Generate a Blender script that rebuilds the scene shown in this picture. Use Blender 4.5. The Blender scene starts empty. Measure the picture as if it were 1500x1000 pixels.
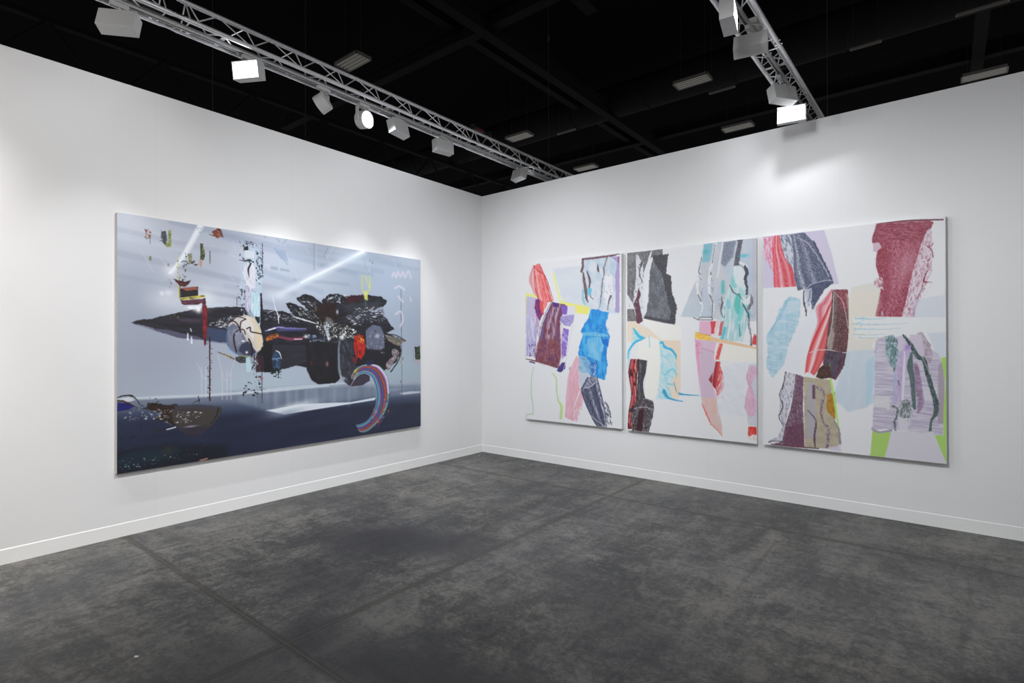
# Gallery booth corner: two white walls, four paintings, lighting trusses under a dark hall roof.
import bpy, bmesh, math, random
import numpy as np
from mathutils import Vector, Matrix

# --- canvas painter: evaluates brush marks on a grid of canvas points (cm from the top left corner) ---
def _hash(i, j, k):
    h = (i.astype(np.int64) * 374761393 + j.astype(np.int64) * 668265263 + k * 144665) & 0xffffffff
    h = ((h ^ (h >> 13)) * 1274126177) & 0xffffffff
    return ((h ^ (h >> 16)) & 0xffffff) / float(0xffffff)

def vnoise(x, y, k=0):
    xi = np.floor(x); yi = np.floor(y); fx = x - xi; fy = y - yi
    fx = fx * fx * (3 - 2 * fx); fy = fy * fy * (3 - 2 * fy)
    a = _hash(xi, yi, k); b = _hash(xi + 1, yi, k); c = _hash(xi, yi + 1, k); d = _hash(xi + 1, yi + 1, k)
    return (a * (1 - fx) + b * fx) * (1 - fy) + (c * (1 - fx) + d * fx) * fy

def fbm(x, y, k=0, o=3):
    r = 0.0; a = 0.5; t = 0.0
    for i in range(o):
        r = r + a * vnoise(x, y, k + 17 * i); t += a; a *= 0.5; x = x * 2.03 + 5.2; y = y * 2.03 + 1.3
    return r / t

def sst(a, b, x):
    t = np.clip((x - a) / (b - a + 1e-9), 0, 1); return t * t * (3 - 2 * t)

def curve(pts, n=8):
    P = np.asarray(pts, float)
    if len(P) < 3: return P
    Q = np.vstack([2 * P[0] - P[1], P, 2 * P[-1] - P[-2]]); out = []
    for i in range(1, len(Q) - 2):
        for t in np.linspace(0, 1, n, endpoint=False):
            a, b, c, d = Q[i - 1], Q[i], Q[i + 1], Q[i + 2]
            out.append(.5 * (2 * b + (c - a) * t + (2 * a - 5 * b + 4 * c - d) * t * t + (3 * b - a - 3 * c + d) * t ** 3))
    out.append(P[-1]); return np.array(out)

class Canvas:
    def __init__(s, W, H, step, base):
        s.W, s.H = W, H; s.nx = int(round(W / step)) + 1; s.ny = int(round(H / step)) + 1
        s.dx = W / (s.nx - 1); s.dy = H / (s.ny - 1)
        s.X, s.Y = np.meshgrid(np.linspace(0, W, s.nx), np.linspace(0, H, s.ny))
        s.C = np.empty((s.ny, s.nx, 3), np.float32); s.C[:] = base; s.k = 0
    def win(s, P, m):
        x0, y0 = P.min(0) - m; x1, y1 = P.max(0) + m
        return (slice(max(0, int(y0 / s.dy)), min(s.ny, max(0, int(y1 / s.dy) + 2))), slice(max(0, int(x0 / s.dx)), min(s.nx, max(0, int(x1 / s.dx) + 2))))
    def tex(s, col, X, Y, M, tx):
        c = np.empty(X.shape + (3,)); c[:] = col
        for kind, c2, cov, sc, ang, st, sh in tx:
            if kind == 'g' and sc < 2.2: sc *= .6; sh = max(sh, 1.3)
            if kind == 's' and sc < 2.6: sc *= .7; sh = max(sh, .9)
            s.k += 1; a = math.radians(ang); u = (X * math.cos(a) + Y * math.sin(a)) / (sc * st); v = (-X * math.sin(a) + Y * math.cos(a)) / sc
            n = fbm(u, v, s.k * 7, 2 if kind == 'g' else 3)
            q = n[M > .3] if (M > .3).any() else n.ravel()
            th = np.quantile(q, 1 - cov); m = sst(th - sh * .3, th + sh * .3, n)[..., None]
            c = c * (1 - m) + np.array(c2) * m
        return c
    def put(s, w, M, col, a, tx):
        X, Y = s.X[w], s.Y[w]; M = M * a
        c = s.tex(col, X, Y, M, tx) if tx else np.array(col)
        s.C[w] = s.C[w] * (1 - M[..., None]) + c * M[..., None]
    def poly(s, pts, col, a, e, r, rs, tx):
        P = np.asarray(pts, float); w = s.win(P, e + r + .5); X, Y = s.X[w], s.Y[w]
        if X.size == 0: return
        s.k += 1
        if r: X, Y = X + r * 2 * (fbm(X / rs, Y / rs, s.k) - .5), Y + r * 2 * (fbm(X / rs + 31, Y / rs + 7, s.k + 3) - .5)
        ins = np.zeros(X.shape, bool); D = np.full(X.shape, 1e9)
        for i in range(len(P)):
            (ax, ay), (bx, by) = P[i - 1], P[i]
            cr = ((ay > Y) != (by > Y)) & (X < (bx - ax) * (Y - ay) / ((by - ay) if by != ay else 1e-9) + ax); ins ^= cr
            l2 = (bx - ax) ** 2 + (by - ay) ** 2 + 1e-9; t = np.clip(((X - ax) * (bx - ax) + (Y - ay) * (by - ay)) / l2, 0, 1)
            D = np.minimum(D, np.hypot(X - ax - t * (bx - ax), Y - ay - t * (by - ay)))
        s.put(w, sst(-e, e, np.where(ins, D, -D)), col, a, tx)
    def line(s, pts, wd, col, a, e, r, rs, tx, cv=1):
        P = np.asarray(pts, float); wd = np.asarray(wd, float) * np.ones(len(P))
        if cv and len(P) > 2: Z = curve(np.column_stack([P, wd]), 6); P, wd = Z[:, :2], np.maximum(Z[:, 2], .05)
        w = s.win(P, wd.max() + e + r + .5); X, Y = s.X[w], s.Y[w]
        if X.size == 0: return
        s.k += 1
        if r: X, Y = X + r * 2 * (fbm(X / rs, Y / rs, s.k) - .5), Y + r * 2 * (fbm(X / rs + 31, Y / rs + 7, s.k + 3) - .5)
        S = np.full(X.shape, -1e9)
        for i in range(1, len(P)):
            (ax, ay), (bx, by) = P[i - 1], P[i]
            l2 = (bx - ax) ** 2 + (by - ay) ** 2 + 1e-9; t = np.clip(((X - ax) * (bx - ax) + (Y - ay) * (by - ay)) / l2, 0, 1)
            S = np.maximum(S, (wd[i - 1] + (wd[i] - wd[i - 1]) * t) / 2 - np.hypot(X - ax - t * (bx - ax), Y - ay - t * (by - ay)))
        s.put(w, sst(-e, e, S), col, a, tx)
    def glow(s, x, y, rx, ry, ang, col, a):
        P = np.array([[x, y]]); w = s.win(P, max(rx, ry) * 2.6); X, Y = s.X[w] - x, s.Y[w] - y; t = math.radians(ang)
        u = (X * math.cos(t) + Y * math.sin(t)) / rx; v = (-X * math.sin(t) + Y * math.cos(t)) / ry
        s.put(w, np.exp(-(u * u + v * v)), col, a, ())
    def flecks(s, pts, n, s0, s1, cols, a, ang, st, seed):
        rg = np.random.RandomState(seed); P = np.asarray(pts, float); lo, hi = P.min(0), P.max(0); k = 0; tries = 0
        while k < n and tries < n * 30:
            tries += 1; x, y = lo + rg.rand(2) * (hi - lo); c = False
            for i in range(len(P)):
                (ax, ay), (bx, by) = P[i - 1], P[i]
                if (ay > y) != (by > y) and x < (bx - ax) * (y - ay) / (by - ay) + ax: c = not c
            if not c: continue
            k += 1; z = s0 + (s1 - s0) * rg.rand() ** 2; t = math.radians(ang + rg.uniform(-25, 25)); q = st * rg.uniform(.6, 1.3)
            w = s.win(np.array([[x, y]]), z * q + .6); X, Y = s.X[w] - x, s.Y[w] - y
            u = (X * math.cos(t) + Y * math.sin(t)) / q; v = -X * math.sin(t) + Y * math.cos(t)
            jag = z * .5 * (1 + .6 * (vnoise(X * 1.7 / z + k, Y * 1.7 / z, k) - .5) * 2)
            s.put(w, sst(-.25, .25, jag - np.hypot(u, v)), cols[rg.randint(len(cols))], a, ())
    def strip(s, L, R, cols, a, wob, wl, ragged, tx):
        # a band of paint pulled between two edges; cols = colours across it, wob = waviness of the stripes
        L = curve(L, 14); R = curve(R, 14); n = min(len(L), len(R)); L, R = L[:n], R[:n]
        seg = max(np.hypot(*np.diff(L, axis=0).T).max(), np.hypot(*np.diff(R, axis=0).T).max()); m = int(np.ceil(seg / (s.dx * .6))) + 1
        tt = np.linspace(0, n - 1, (n - 1) * m + 1); L = np.column_stack([np.interp(tt, range(n), L[:, i]) for i in (0, 1)]); R = np.column_stack([np.interp(tt, range(n), R[:, i]) for i in (0, 1)])
        ns = int(np.hypot(*(R - L).T).max() / (s.dx * .55)) + 2; S = np.linspace(0, 1, ns)[None, :]; T = (tt / (n - 1))[:, None]
        s.k += 1; PX = L[:, :1] * (1 - S) + R[:, :1] * S; PY = L[:, 1:] * (1 - S) + R[:, 1:] * S
        S2 = np.clip(S + wob * 2 * (fbm(S * 6 + 0 * T, T * wl + 0 * S, s.k * 5, 3) - .5), 0, 1)
        pos = np.linspace(0, 1, len(cols)); A = np.asarray(cols, float); c = np.stack([np.interp(S2, pos, A[:, i]) for i in range(3)], -1)
        keep = np.ones(PX.shape, bool)
        if ragged: keep = (T < 1 - ragged * fbm(S * 14 + 0 * T, 0 * T + 0 * S + s.k, s.k)) & (T > 0)
        ix = np.round(PX / s.dx).astype(int); iy = np.round(PY / s.dy).astype(int); ok = keep & (ix >= 0) & (ix < s.nx) & (iy >= 0) & (iy < s.ny)
        M = np.zeros((s.ny, s.nx)); M[iy[ok], ix[ok]] = 1; w = s.win(np.column_stack([PX.ravel(), PY.ravel()]), 1)
        buf = s.C.astype(float)[w].copy(); full = s.C.astype(float); full[iy[ok], ix[ok]] = c[ok]; buf = full[w]; M = M[w]
        for _ in range(2):   # carry the band's colour one point outwards so that its edge can be softened
            q = np.pad(buf, ((1, 1), (1, 1), (0, 0)), mode='edge'); m_ = np.pad(M if _ == 0 else (Z > 0) * 1.0, 1)
            num = 0; Z = 0
            for i in range(3):
                for j in range(3):
                    k_ = m_[i:i + M.shape[0], j:j + M.shape[1]]; num = num + q[i:i + M.shape[0], j:j + M.shape[1]] * k_[..., None]; Z = Z + k_
            buf = np.where((M > 0)[..., None], buf, np.where((Z > 0)[..., None], num / np.maximum(Z, 1)[..., None], buf))
        if tx: X, Y = s.X[w], s.Y[w]; mm = np.zeros(X.shape + (3,)); mm[:] = buf
        for kind, c2, cov, sc, ang, st, sh in tx:
            if kind == 'g': sc *= .6; sh = max(sh, 1.3)
            s.k += 1; t = math.radians(ang); n_ = fbm((X * math.cos(t) + Y * math.sin(t)) / (sc * st), (-X * math.sin(t) + Y * math.cos(t)) / sc, s.k * 7, 2)
            th = np.quantile(n_[M > .5], 1 - cov) if (M > .5).any() else .5; q = sst(th - sh * .3, th + sh * .3, n_)[..., None]; buf = buf * (1 - q) + np.array(c2) * q
        Mp = np.pad(M, 1, mode='edge'); Ms = sum(Mp[i:i + M.shape[0], j:j + M.shape[1]] for i in range(3) for j in range(3)) / 9.0
        Ms = sst(.15, .85, Ms) * a
        s.C[w] = s.C[w] * (1 - Ms[..., None]) + buf * Ms[..., None]
    def run(s, ops):
        for o in ops: getattr(s, {'P': 'poly', 'L': 'line', 'G': 'glow', 'F': 'flecks', 'S': 'strip'}[o[0]])(*o[1:])
        return s

# --- what is painted on each canvas: width, height (cm), ground colour, marks in cm from the top left corner

ART_LEFT = (318, 208, (166,175,192), [
('P',[(-3.0,-6.8),(322.5,-5.2),(322.5,50.6),(-2.9,47.6)],(186,193,208),1,30.29,0.0,2.69,()),
('G',6.3,8.0,21.36,16.6,0,(214,219,231),0.6),  # lamp glare on the top left corner, painted in as a lighter patch
('G',259.6,30.3,78.34,35.93,0,(150,168,190),0.6),
('G',300.5,85.4,64.48,50.25,0,(150,166,185),0.5),
('G',33.4,113.6,46.22,28.94,0,(152,158,174),0.7),
('G',115.0,141.5,59.77,16.44,0,(172,190,202),0.7),
('G',289.9,135.2,52.44,18.19,0,(160,182,192),0.7),
('G',65.8,65.4,34.3,17.1,0,(205,210,222),0.7),
('G',157.1,32.2,37.59,20.98,0,(186,199,214),0.6),
('G',13.5,68.5,19.23,33.6,0,(152,160,178),0.55),
('L',[(0.3,32.0),(149.8,53.7)],5.32,(150,158,178),0.42,1.3,0.0,2.37,(),1),
('L',[(0.3,13.4),(83.3,21.7)],4.43,(163,170,190),0.42,1.22,0.0,2.21,(),1),
('L',[(38.4,0.4),(259.6,20.7)],5.49,(148,160,184),0.42,1.51,0.0,2.74,(),1),
('L',[(77.3,5.7),(222.3,27.4)],6.31,(150,164,190),0.42,1.54,0.0,2.81,(),1),
('L',[(0.3,50.1),(128.5,65.8)],4.06,(152,160,178),0.42,1.27,0.0,2.32,(),1),
('L',[(0.2,9.0),(43.7,14.8)],2.65,(196,202,216),0.42,1.16,0.0,2.12,(),1),
('L',[(83.3,51.9),(205.0,61.1)],4.87,(158,170,188),0.42,1.53,0.0,2.78,(),1),
('L',[(118.2,34.6),(180.3,50.2)],5.68,(150,165,190),0.42,1.56,0.0,2.84,(),1),
('L',[(142.5,6.2),(318.0,12.4)],4.1,(150,165,186),0.42,1.81,0.0,3.28,(),1),
('L',[(180.3,22.7),(245.2,25.3)],4.03,(145,160,182),0.42,1.77,0.0,3.23,(),1),
('L',[(149.8,39.8),(213.6,39.6)],3.03,(142,156,178),0.42,1.67,0.0,3.03,(),1),
('L',[(222.3,3.0),(284.7,10.0)],6.1,(150,165,186),0.42,1.92,0.0,3.48,(),1),
('L',[(0.3,19.9),(65.7,25.7)],1.63,(200,206,220),0.42,1.19,0.0,2.17,(),1),
('L',[(77.3,21.8),(128.4,29.6)],1.28,(200,208,222),0.42,1.41,0.0,2.57,(),1),
('L',[(9.6,11.9),(3.0,22.8)],0.81,(196,204,216),0.4,0.41,0.0,2.04,(),1),
('L',[(17.3,29.9),(25.2,44.9)],0.85,(196,204,216),0.4,0.42,0.0,2.12,(),1),
('L',[(29.2,30.7),(36.4,41.5)],0.87,(196,204,216),0.4,0.44,0.0,2.18,(),1),
('L',[(68.6,8.8),(73.8,16.7)],0.96,(196,204,216),0.4,0.48,0.0,2.39,(),1),
('L',[(89.4,10.2),(93.1,20.5)],1.0,(196,204,216),0.4,0.5,0.0,2.51,(),1),
('L',[(95.6,33.0),(103.2,50.3)],1.02,(196,204,216),0.4,0.51,0.0,2.55,(),1),
('L',[(84.5,39.2),(90.0,46.3)],0.99,(196,204,216),0.4,0.5,0.0,2.48,(),1),
('L',[(141.0,14.6),(145.4,23.7)],1.12,(196,204,216),0.4,0.56,0.0,2.81,(),1),
('L',[(149.7,31.5),(154.2,40.8)],1.14,(196,204,216),0.4,0.57,0.0,2.86,(),1),
('L',[(174.0,-0.2),(174.0,23.4)],1.2,(196,204,216),0.4,0.6,0.0,3.0,(),1),
('L',[(185.1,9.2),(190.0,18.8)],1.23,(196,204,216),0.4,0.62,0.0,3.08,(),1),
('L',[(194.9,0.6),(186.7,13.3)],1.24,(196,204,216),0.4,0.62,0.0,3.1,(),1),
('L',[(231.3,6.5),(237.7,19.8)],1.35,(196,204,216),0.4,0.67,0.0,3.37,(),1),
('L',[(243.3,8.2),(240.5,22.6)],1.37,(196,204,216),0.4,0.68,0.0,3.42,(),1),
('L',[(123.0,26.2),(123.0,35.5)],1.08,(196,204,216),0.4,0.54,0.0,2.69,(),1),
('L',[(160.9,3.7),(166.2,11.5)],1.17,(196,204,216),0.4,0.59,0.0,2.93,(),1),
('L',[(275.5,4.5),(279.5,13.8)],1.46,(196,204,216),0.4,0.73,0.0,3.65,(),1),
('L',[(171.6,0.1),(171.6,27.2)],1.49,(134,150,176),0.55,0.45,0.0,2.98,(),1),
('L',[(119.5,-0.7),(119.6,2.0)],1.34,(134,150,176),0.55,0.4,0.0,2.67,(),1),
('L',[(131.2,1.0),(134.7,4.5)],1.37,(134,150,176),0.55,0.41,0.0,2.75,(),1),
('L',[(141.0,0.9),(137.5,5.5)],1.39,(134,150,176),0.55,0.42,0.0,2.79,(),1),
('L',[(187.5,2.3),(183.5,12.3)],1.53,(134,150,176),0.55,0.46,0.0,3.07,(),1),
('L',[(232.2,7.2),(236.8,19.8)],1.69,(134,150,176),0.55,0.51,0.0,3.37,(),1),
('L',[(129.1,11.4),(142.5,25.4)],1.38,(134,150,176),0.55,0.41,0.0,2.77,(),1),
('P',[(128.4,12.1),(139.6,12.0),(143.9,22.5),(135.4,20.7)],(146,162,190),0.7,0.69,0.0,2.77,()),
('P',[(125.0,28.6),(132.6,29.2),(132.6,32.5),(125.0,32.0)],(146,160,184),0.7,0.34,0.0,2.72,()),
('P',[(134.7,29.6),(144.7,30.6),(144.7,32.7),(134.7,32.3)],(146,160,184),0.7,0.35,0.0,2.79,()),
('S',[(58.9,-0.0),(44.8,30.0),(35.9,45.1)],[(65.1,-0.4),(50.1,30.6),(39.5,45.3)],[(200,208,222),(236,240,248),(246,249,253),(225,231,240),(196,204,218)],0.9,0.0,1,0,()),
('G',38.5,42.5,5.25,5.84,0,(236,240,248),0.7),
('G',35.9,67.2,15.56,9.31,0,(214,220,230),0.65),
('L',[(233.1,0.1),(180.3,30.0),(134.0,56.1)],[7.58,6.83,3.79],(220,229,238),0.85,3.79,0.0,3.03,(),1),
('L',[(233.1,0.1),(196.6,21.0),(157.2,42.0)],[3.12,2.34,1.17],(246,249,252),0.85,1.56,0.0,3.12,(),1),
('G',131.9,56.9,12.57,5.4,0,(208,216,226),0.7),
('G',215.3,11.5,26.39,7.56,0,(200,215,228),0.5),
('P',[(-2.7,147.7),(38.6,149.3),(128.6,151.0),(205.0,152.0),(322.5,160.5),(322.5,222.3),(-2.6,210.8)],(112,122,142),1,1.67,0.0,2.67,()),
('P',[(-2.7,156.4),(65.9,158.2),(128.6,161.1),(322.5,168.2),(322.5,222.3),(-2.6,210.8)],(66,76,102),1,5.27,0.0,2.63,()),
('P',[(-2.7,162.9),(65.9,166.7),(128.6,170.5),(250.0,173.0),(322.5,177.7),(322.5,222.3),(-2.6,210.8)],(36,42,64),1,5.46,0.0,2.73,(('g',(44,52,78),0.35,9.56,-3,5,2.4),('g',(30,35,56),0.3,6.14,-3,6,2.2))),
('P',[(-2.6,189.0),(43.9,190.4),(83.5,197.4),(89.6,228.6),(-2.6,210.8)],(24,26,36),0.8,4.43,1.66,6.64,()),
('P',[(83.5,149.1),(128.6,148.4),(222.4,150.1),(318.0,157.6),(318.0,167.0),(250.0,166.7),(142.6,170.5),(121.8,169.8),(95.8,159.6)],(106,118,138),0.75,3.01,0.0,3.01,(('g',(136,150,168),0.3,6.02,90,5,2),)),
('L',[(129.9,151.1),(130.0,163.9)],3.41,(158,170,186),0.35,2.05,0.0,2.73,(),1),
('L',[(142.6,152.0),(142.6,165.0)],3.5,(158,170,186),0.35,2.1,0.0,2.8,(),1),
('L',[(152.1,152.7),(152.1,165.9)],3.57,(158,170,186),0.35,2.14,0.0,2.86,(),1),
('L',[(162.5,153.5),(162.5,166.8)],3.65,(158,170,186),0.35,2.19,0.0,2.92,(),1),
('L',[(174.1,154.3),(174.1,167.8)],3.74,(158,170,186),0.35,2.24,0.0,2.99,(),1),
('L',[(195.8,155.8),(195.8,169.8)],3.91,(158,170,186),0.35,2.34,0.0,3.12,(),1),
('L',[(213.6,157.1),(213.6,171.4)],4.04,(158,170,186),0.35,2.43,0.0,3.24,(),1),
('L',[(0.0,148.5),(33.4,149.5),(68.8,150.5),(128.6,150.4),(188.4,149.5)],[1.82,2.42,2.42,2.42,1.21],(212,222,230),0.8,1.21,0.0,2.42,(),1),
('L',[(121.7,148.6),(157.3,148.2),(222.4,147.8)],1.47,(205,220,226),0.6,0.73,0.0,2.94,(),1),
('L',[(259.6,159.5),(318.0,159.4)],2.78,(160,178,196),0.6,1.85,0.0,3.71,(),1),
('P',[(120.4,169.0),(128.6,168.5),(157.3,166.3),(188.4,167.7),(215.4,169.3),(250.0,166.7),(248.1,169.7),(139.1,174.9)],(215,222,232),1,0.6,0.0,3.01,()),
('G',149.9,168.5,22.07,4.15,-8,(235,240,246),0.8),
('G',142.6,173.3,18.04,3.42,-8,(130,145,168),0.6),
('P',[(283.7,164.5),(300.5,163.2),(318.0,164.5),(318.0,166.2),(289.9,166.6)],(198,208,220),0.95,0.57,0.0,3.8,()),
('G',305.9,158.6,27.25,4.21,0,(100,116,138),0.5),
('F',[(0.5,178.6),(83.5,189.9),(83.6,214.9),(0.6,207.0)],60,0.44,1.66,[(20,24,30),(40,58,70),(30,32,50)],0.6,-5,3,3),
('P',[(8.9,190.8),(44.0,193.3),(46.6,196.7),(28.4,203.0),(0.6,202.6),(0.6,196.1)],(28,52,66),0.5,2.11,1.58,3.17,()),
('F',[(0.6,196.1),(44.0,198.6),(66.0,202.1),(33.5,203.9),(0.6,205.9)],46,0.27,0.86,[(110,140,150),(90,130,140),(190,180,185),(150,200,200)],0.9,-5,1.5,5),
('G',35.6,194.4,4.18,3.48,0,(56,56,40),0.6),
('L',[(61.4,207.4),(67.1,206.6)],1.17,(190,130,110),0.9,0.29,0.0,2.35,(),1),
('L',[(62.5,125.1),(62.5,151.8)],0.7,(205,214,224),0.6,0.47,0.0,2.34,(),1),
('L',[(65.9,125.3),(65.9,152.1)],0.71,(205,214,224),0.6,0.47,0.0,2.36,(),1),
('L',[(69.3,125.4),(69.3,152.4)],0.71,(205,214,224),0.6,0.48,0.0,2.38,(),1),
('L',[(79.8,130.1),(79.9,155.1)],0.85,(205,200,214),0.6,0.49,0.0,2.44,(),1),
('L',[(84.0,130.3),(84.1,155.4)],0.86,(205,200,214),0.6,0.49,0.0,2.46,(),1),
('L',[(87.7,130.5),(87.7,155.7)],0.87,(205,200,214),0.6,0.5,0.0,2.48,(),1),
('L',[(59.1,121.4),(63.6,133.7),(65.9,135.6),(70.4,124.2)],0.71,(200,208,220),0.5,0.41,0.0,2.35,(),1),
('L',[(76.3,114.5),(81.0,134.6),(84.7,136.6),(92.0,117.3)],0.92,(196,190,208),0.6,0.49,0.0,2.46,(),1),
('L',[(78.7,136.3),(89.5,135.0)],1.85,(180,172,196),0.5,0.92,0.0,2.46,(),1),
('P',[(9.2,87.3),(13.5,85.5),(25.7,83.2),(38.5,79.3),(49.1,76.5),(60.1,73.0),(83.4,70.7),(102.0,70.4),(128.5,72.6),(157.2,79.7),(180.3,80.5),(188.4,102.1),(157.2,102.1),(128.5,105.4),(92.6,104.0),(77.4,103.3),(60.2,100.9),(43.8,99.1),(35.9,96.2),(27.3,93.5),(24.3,91.2),(15.9,89.4)],(30,29,40),1,0.42,0.72,3.0,(('s',(48,46,64),0.3,1.44,6,9,1.3),('s',(18,17,22),0.35,1.8,6,9,1.2))),
('P',[(13.5,89.2),(25.8,91.8),(35.9,92.8),(60.2,98.4),(65.8,101.5),(44.9,99.7),(35.9,96.8),(27.3,94.0)],(98,98,124),0.75,0.66,0.44,2.21,()),
('P',[(44.8,82.6),(62.4,82.6),(62.4,85.7),(44.9,85.5)],(74,58,78),0.7,0.86,0.0,2.29,()),
('P',[(63.5,88.7),(83.4,92.0),(92.6,105.3),(65.8,102.1)],(66,84,120),0.7,1.81,0.0,2.42,()),
('F',[(65.8,87.4),(83.4,80.1),(98.8,77.7),(96.9,89.3),(83.4,90.8)],140,0.25,0.93,[(200,205,212),(160,165,175),(225,228,232)],0.85,-15,2.5,8),
('F',[(37.5,79.9),(44.8,79.6),(44.8,83.2),(37.5,83.4)],10,0.33,0.89,[(150,160,110),(96,110,80)],0.8,0,1,9),
('G',57.9,73.1,4.46,3.01,0,(235,238,245),0.9),
('G',53.5,73.0,2.75,1.2,0,(250,250,252),1),
('G',60.1,74.2,2.24,3.03,0,(250,250,252),1),
('G',65.8,63.6,8.01,8.55,0,(222,226,234),0.75),
('G',31.3,62.2,1.53,1.73,0,(235,238,245),0.8),
('G',36.4,61.3,3.12,2.33,0,(225,230,238),0.8),
('G',76.2,69.8,8.27,1.86,0,(200,215,228),0.7),
('L',[(51.3,95.5),(51.3,100.9)],[0.85,1.48],(225,228,238),0.95,0.28,0.0,2.28,(),1),
('L',[(54.3,98.5),(54.4,103.9)],[0.86,1.49],(225,228,238),0.95,0.29,0.0,2.3,(),1),
('L',[(53.5,91.3),(54.1,93.7)],0.86,(215,218,228),0.9,0.23,0.0,2.29,(),1),
('P',[(45.3,57.2),(59.5,54.3),(59.6,62.2),(45.9,64.8)],(28,18,22),1,0.29,0.34,1.72,()),
('P',[(45.9,56.5),(57.9,54.4),(59.6,56.7),(50.2,58.6)],(150,84,62),1,0.29,0.29,1.72,()),
('L',[(44.3,49.0),(44.8,64.9)],0.9,(190,180,50),0.95,0.22,0.0,2.24,(),1),
('L',[(43.4,30.2),(43.7,50.2)],0.67,(200,200,150),0.8,0.22,0.0,2.24,(),1),
('L',[(45.2,50.1),(45.4,64.8)],0.51,(22,22,28),1,0.17,0.0,2.25,(),1),
('F',[(42.6,26.8),(45.3,26.4),(45.3,51.3),(42.1,51.5)],22,0.28,0.78,[(60,62,40),(190,190,90),(22,22,28)],0.9,90,2,21),
('P',[(44.8,65.5),(57.3,62.6),(65.2,61.2),(65.8,63.0),(57.3,65.0),(45.4,67.2)],(206,196,74),1,0.29,0.23,1.73,(('s',(90,84,50),0.3,0.86,-5,5,0.5),)),
('P',[(45.9,67.2),(63.5,64.7),(65.8,63.6),(66.4,74.6),(63.5,75.3),(62.9,68.0),(60.1,70.0),(48.6,71.2),(46.4,70.1)],(84,30,44),1,0.29,0.35,1.74,(('s',(60,22,30),0.4,1.16,0,3,0.5),('s',(120,90,120),0.2,1.16,0,4,0.8))),
('P',[(40.0,49.3),(44.3,50.2),(49.6,50.9),(54.0,48.7),(51.8,53.1),(49.1,55.1),(45.3,55.4),(43.2,52.6)],(92,24,30),1,0.28,0.45,1.41,(('s',(40,14,18),0.4,1.13,0,2,0.4),)),
('P',[(62.9,71.1),(66.9,70.9),(67.2,86.8),(66.4,99.6),(64.1,100.2),(63.3,89.9)],(128,20,30),1,0.24,0.29,1.77,(('s',(70,12,20),0.35,0.83,90,6,0.5),('s',(170,60,60),0.1,0.59,90,4,0.4))),
('P',[(64.1,100.2),(66.4,100.2),(66.1,105.7),(64.7,106.3)],(90,16,22),1,0.24,0.47,1.18,()),
('L',[(69.3,99.0),(69.3,120.5),(69.2,152.4),(69.3,155.4)],[1.31,0.95,1.19,0.95],(48,14,20),1,0.18,0.36,1.19,(),0),
('F',[(67.0,99.6),(71.0,99.6),(70.5,154.3),(67.6,154.1)],46,0.3,0.89,[(60,16,24),(22,22,28),(90,30,40)],0.9,10,2,22),
('F',[(48.0,26.1),(50.1,25.8),(50.2,49.7),(46.9,49.9)],26,0.4,1.13,[(22,22,28),(50,50,56),(90,90,96)],0.9,90,1.6,23),
('F',[(45.8,32.3),(61.2,31.7),(60.1,35.5),(45.8,35.8)],18,0.46,1.38,[(22,22,28),(50,50,40)],0.95,0,1.8,24),
('F',[(19.2,10.4),(23.6,10.3),(23.6,17.7),(19.2,17.2)],40,0.53,1.59,[(110,66,56),(150,110,96),(200,180,170)],0.95,60,1.3,31),
('L',[(22.7,16.7),(22.9,21.8)],0.43,(22,22,28),0.9,0.16,0.0,2.13,(),1),
('L',[(20.2,18.2),(23.1,16.1)],0.48,(22,22,28),0.9,0.16,0.0,2.12,(),1),
('P',[(31.2,10.3),(34.3,9.2),(35.3,16.0),(34.3,22.0),(32.2,19.9),(30.7,14.4)],(40,42,54),1,0.27,0.49,1.09,(('s',(90,95,110),0.25,0.82,90,3,0.5),)),
('F',[(29.1,8.9),(36.3,7.7),(36.3,22.9),(30.2,22.5)],20,0.27,0.87,[(22,22,28),(60,62,74)],0.9,80,1.4,32),
('P',[(36.3,8.3),(38.4,8.0),(38.4,22.6),(36.3,22.3)],(158,168,66),0.95,0.22,0.28,1.1,(('s',(60,70,40),0.3,0.66,0,3,0.4),)),
('P',[(34.3,19.1),(36.3,18.8),(36.3,22.9),(34.3,22.6)],(130,140,60),0.9,0.22,0.33,1.1,()),
('P',[(71.4,4.1),(76.1,-0.4),(79.1,1.0),(80.3,7.1),(76.1,9.0),(72.0,7.7)],(140,66,46),1,0.24,0.73,1.51,(('s',(50,24,20),0.4,0.97,20,2,0.4),('s',(220,150,120),0.12,0.97,20,2,0.4))),
('L',[(76.1,0.3),(79.1,2.9),(80.9,7.6)],0.61,(22,22,28),0.9,0.18,0.3,1.22,(),1),
('L',[(69.1,6.9),(72.6,7.6)],0.6,(22,22,28),0.9,0.18,0.0,2.39,(),1),
('P',[(61.2,16.0),(63.4,15.7),(65.1,24.0),(64.6,30.1),(61.2,30.5),(61.7,23.2)],(58,72,40),1,0.23,0.59,1.47,(('s',(180,186,80),0.3,1.06,80,3,0.4),('s',(22,22,28),0.35,0.94,80,3,0.4))),
('P',[(60.6,30.6),(63.5,30.3),(62.3,37.7),(60.6,35.4)],(196,150,130),0.9,0.35,0.35,1.17,()),
('L',[(69.4,21.6),(69.5,32.7)],0.54,(22,22,28),0.85,0.18,0.0,2.38,(),1),
('P',[(22.2,32.1),(23.7,32.0),(23.7,35.4),(22.2,35.5)],(108,116,60),0.9,0.21,0.32,1.06,()),
('P',[(51.2,26.9),(54.5,25.3),(54.5,33.7),(52.3,35.7)],(150,156,96),0.8,0.29,0.52,1.43,(('s',(60,64,60),0.35,0.92,90,2,0.4),)),
('P',[(35.8,36.3),(37.4,36.7),(36.9,39.1),(35.3,38.7)],(120,130,110),0.7,0.27,0.0,2.2,()),
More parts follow.
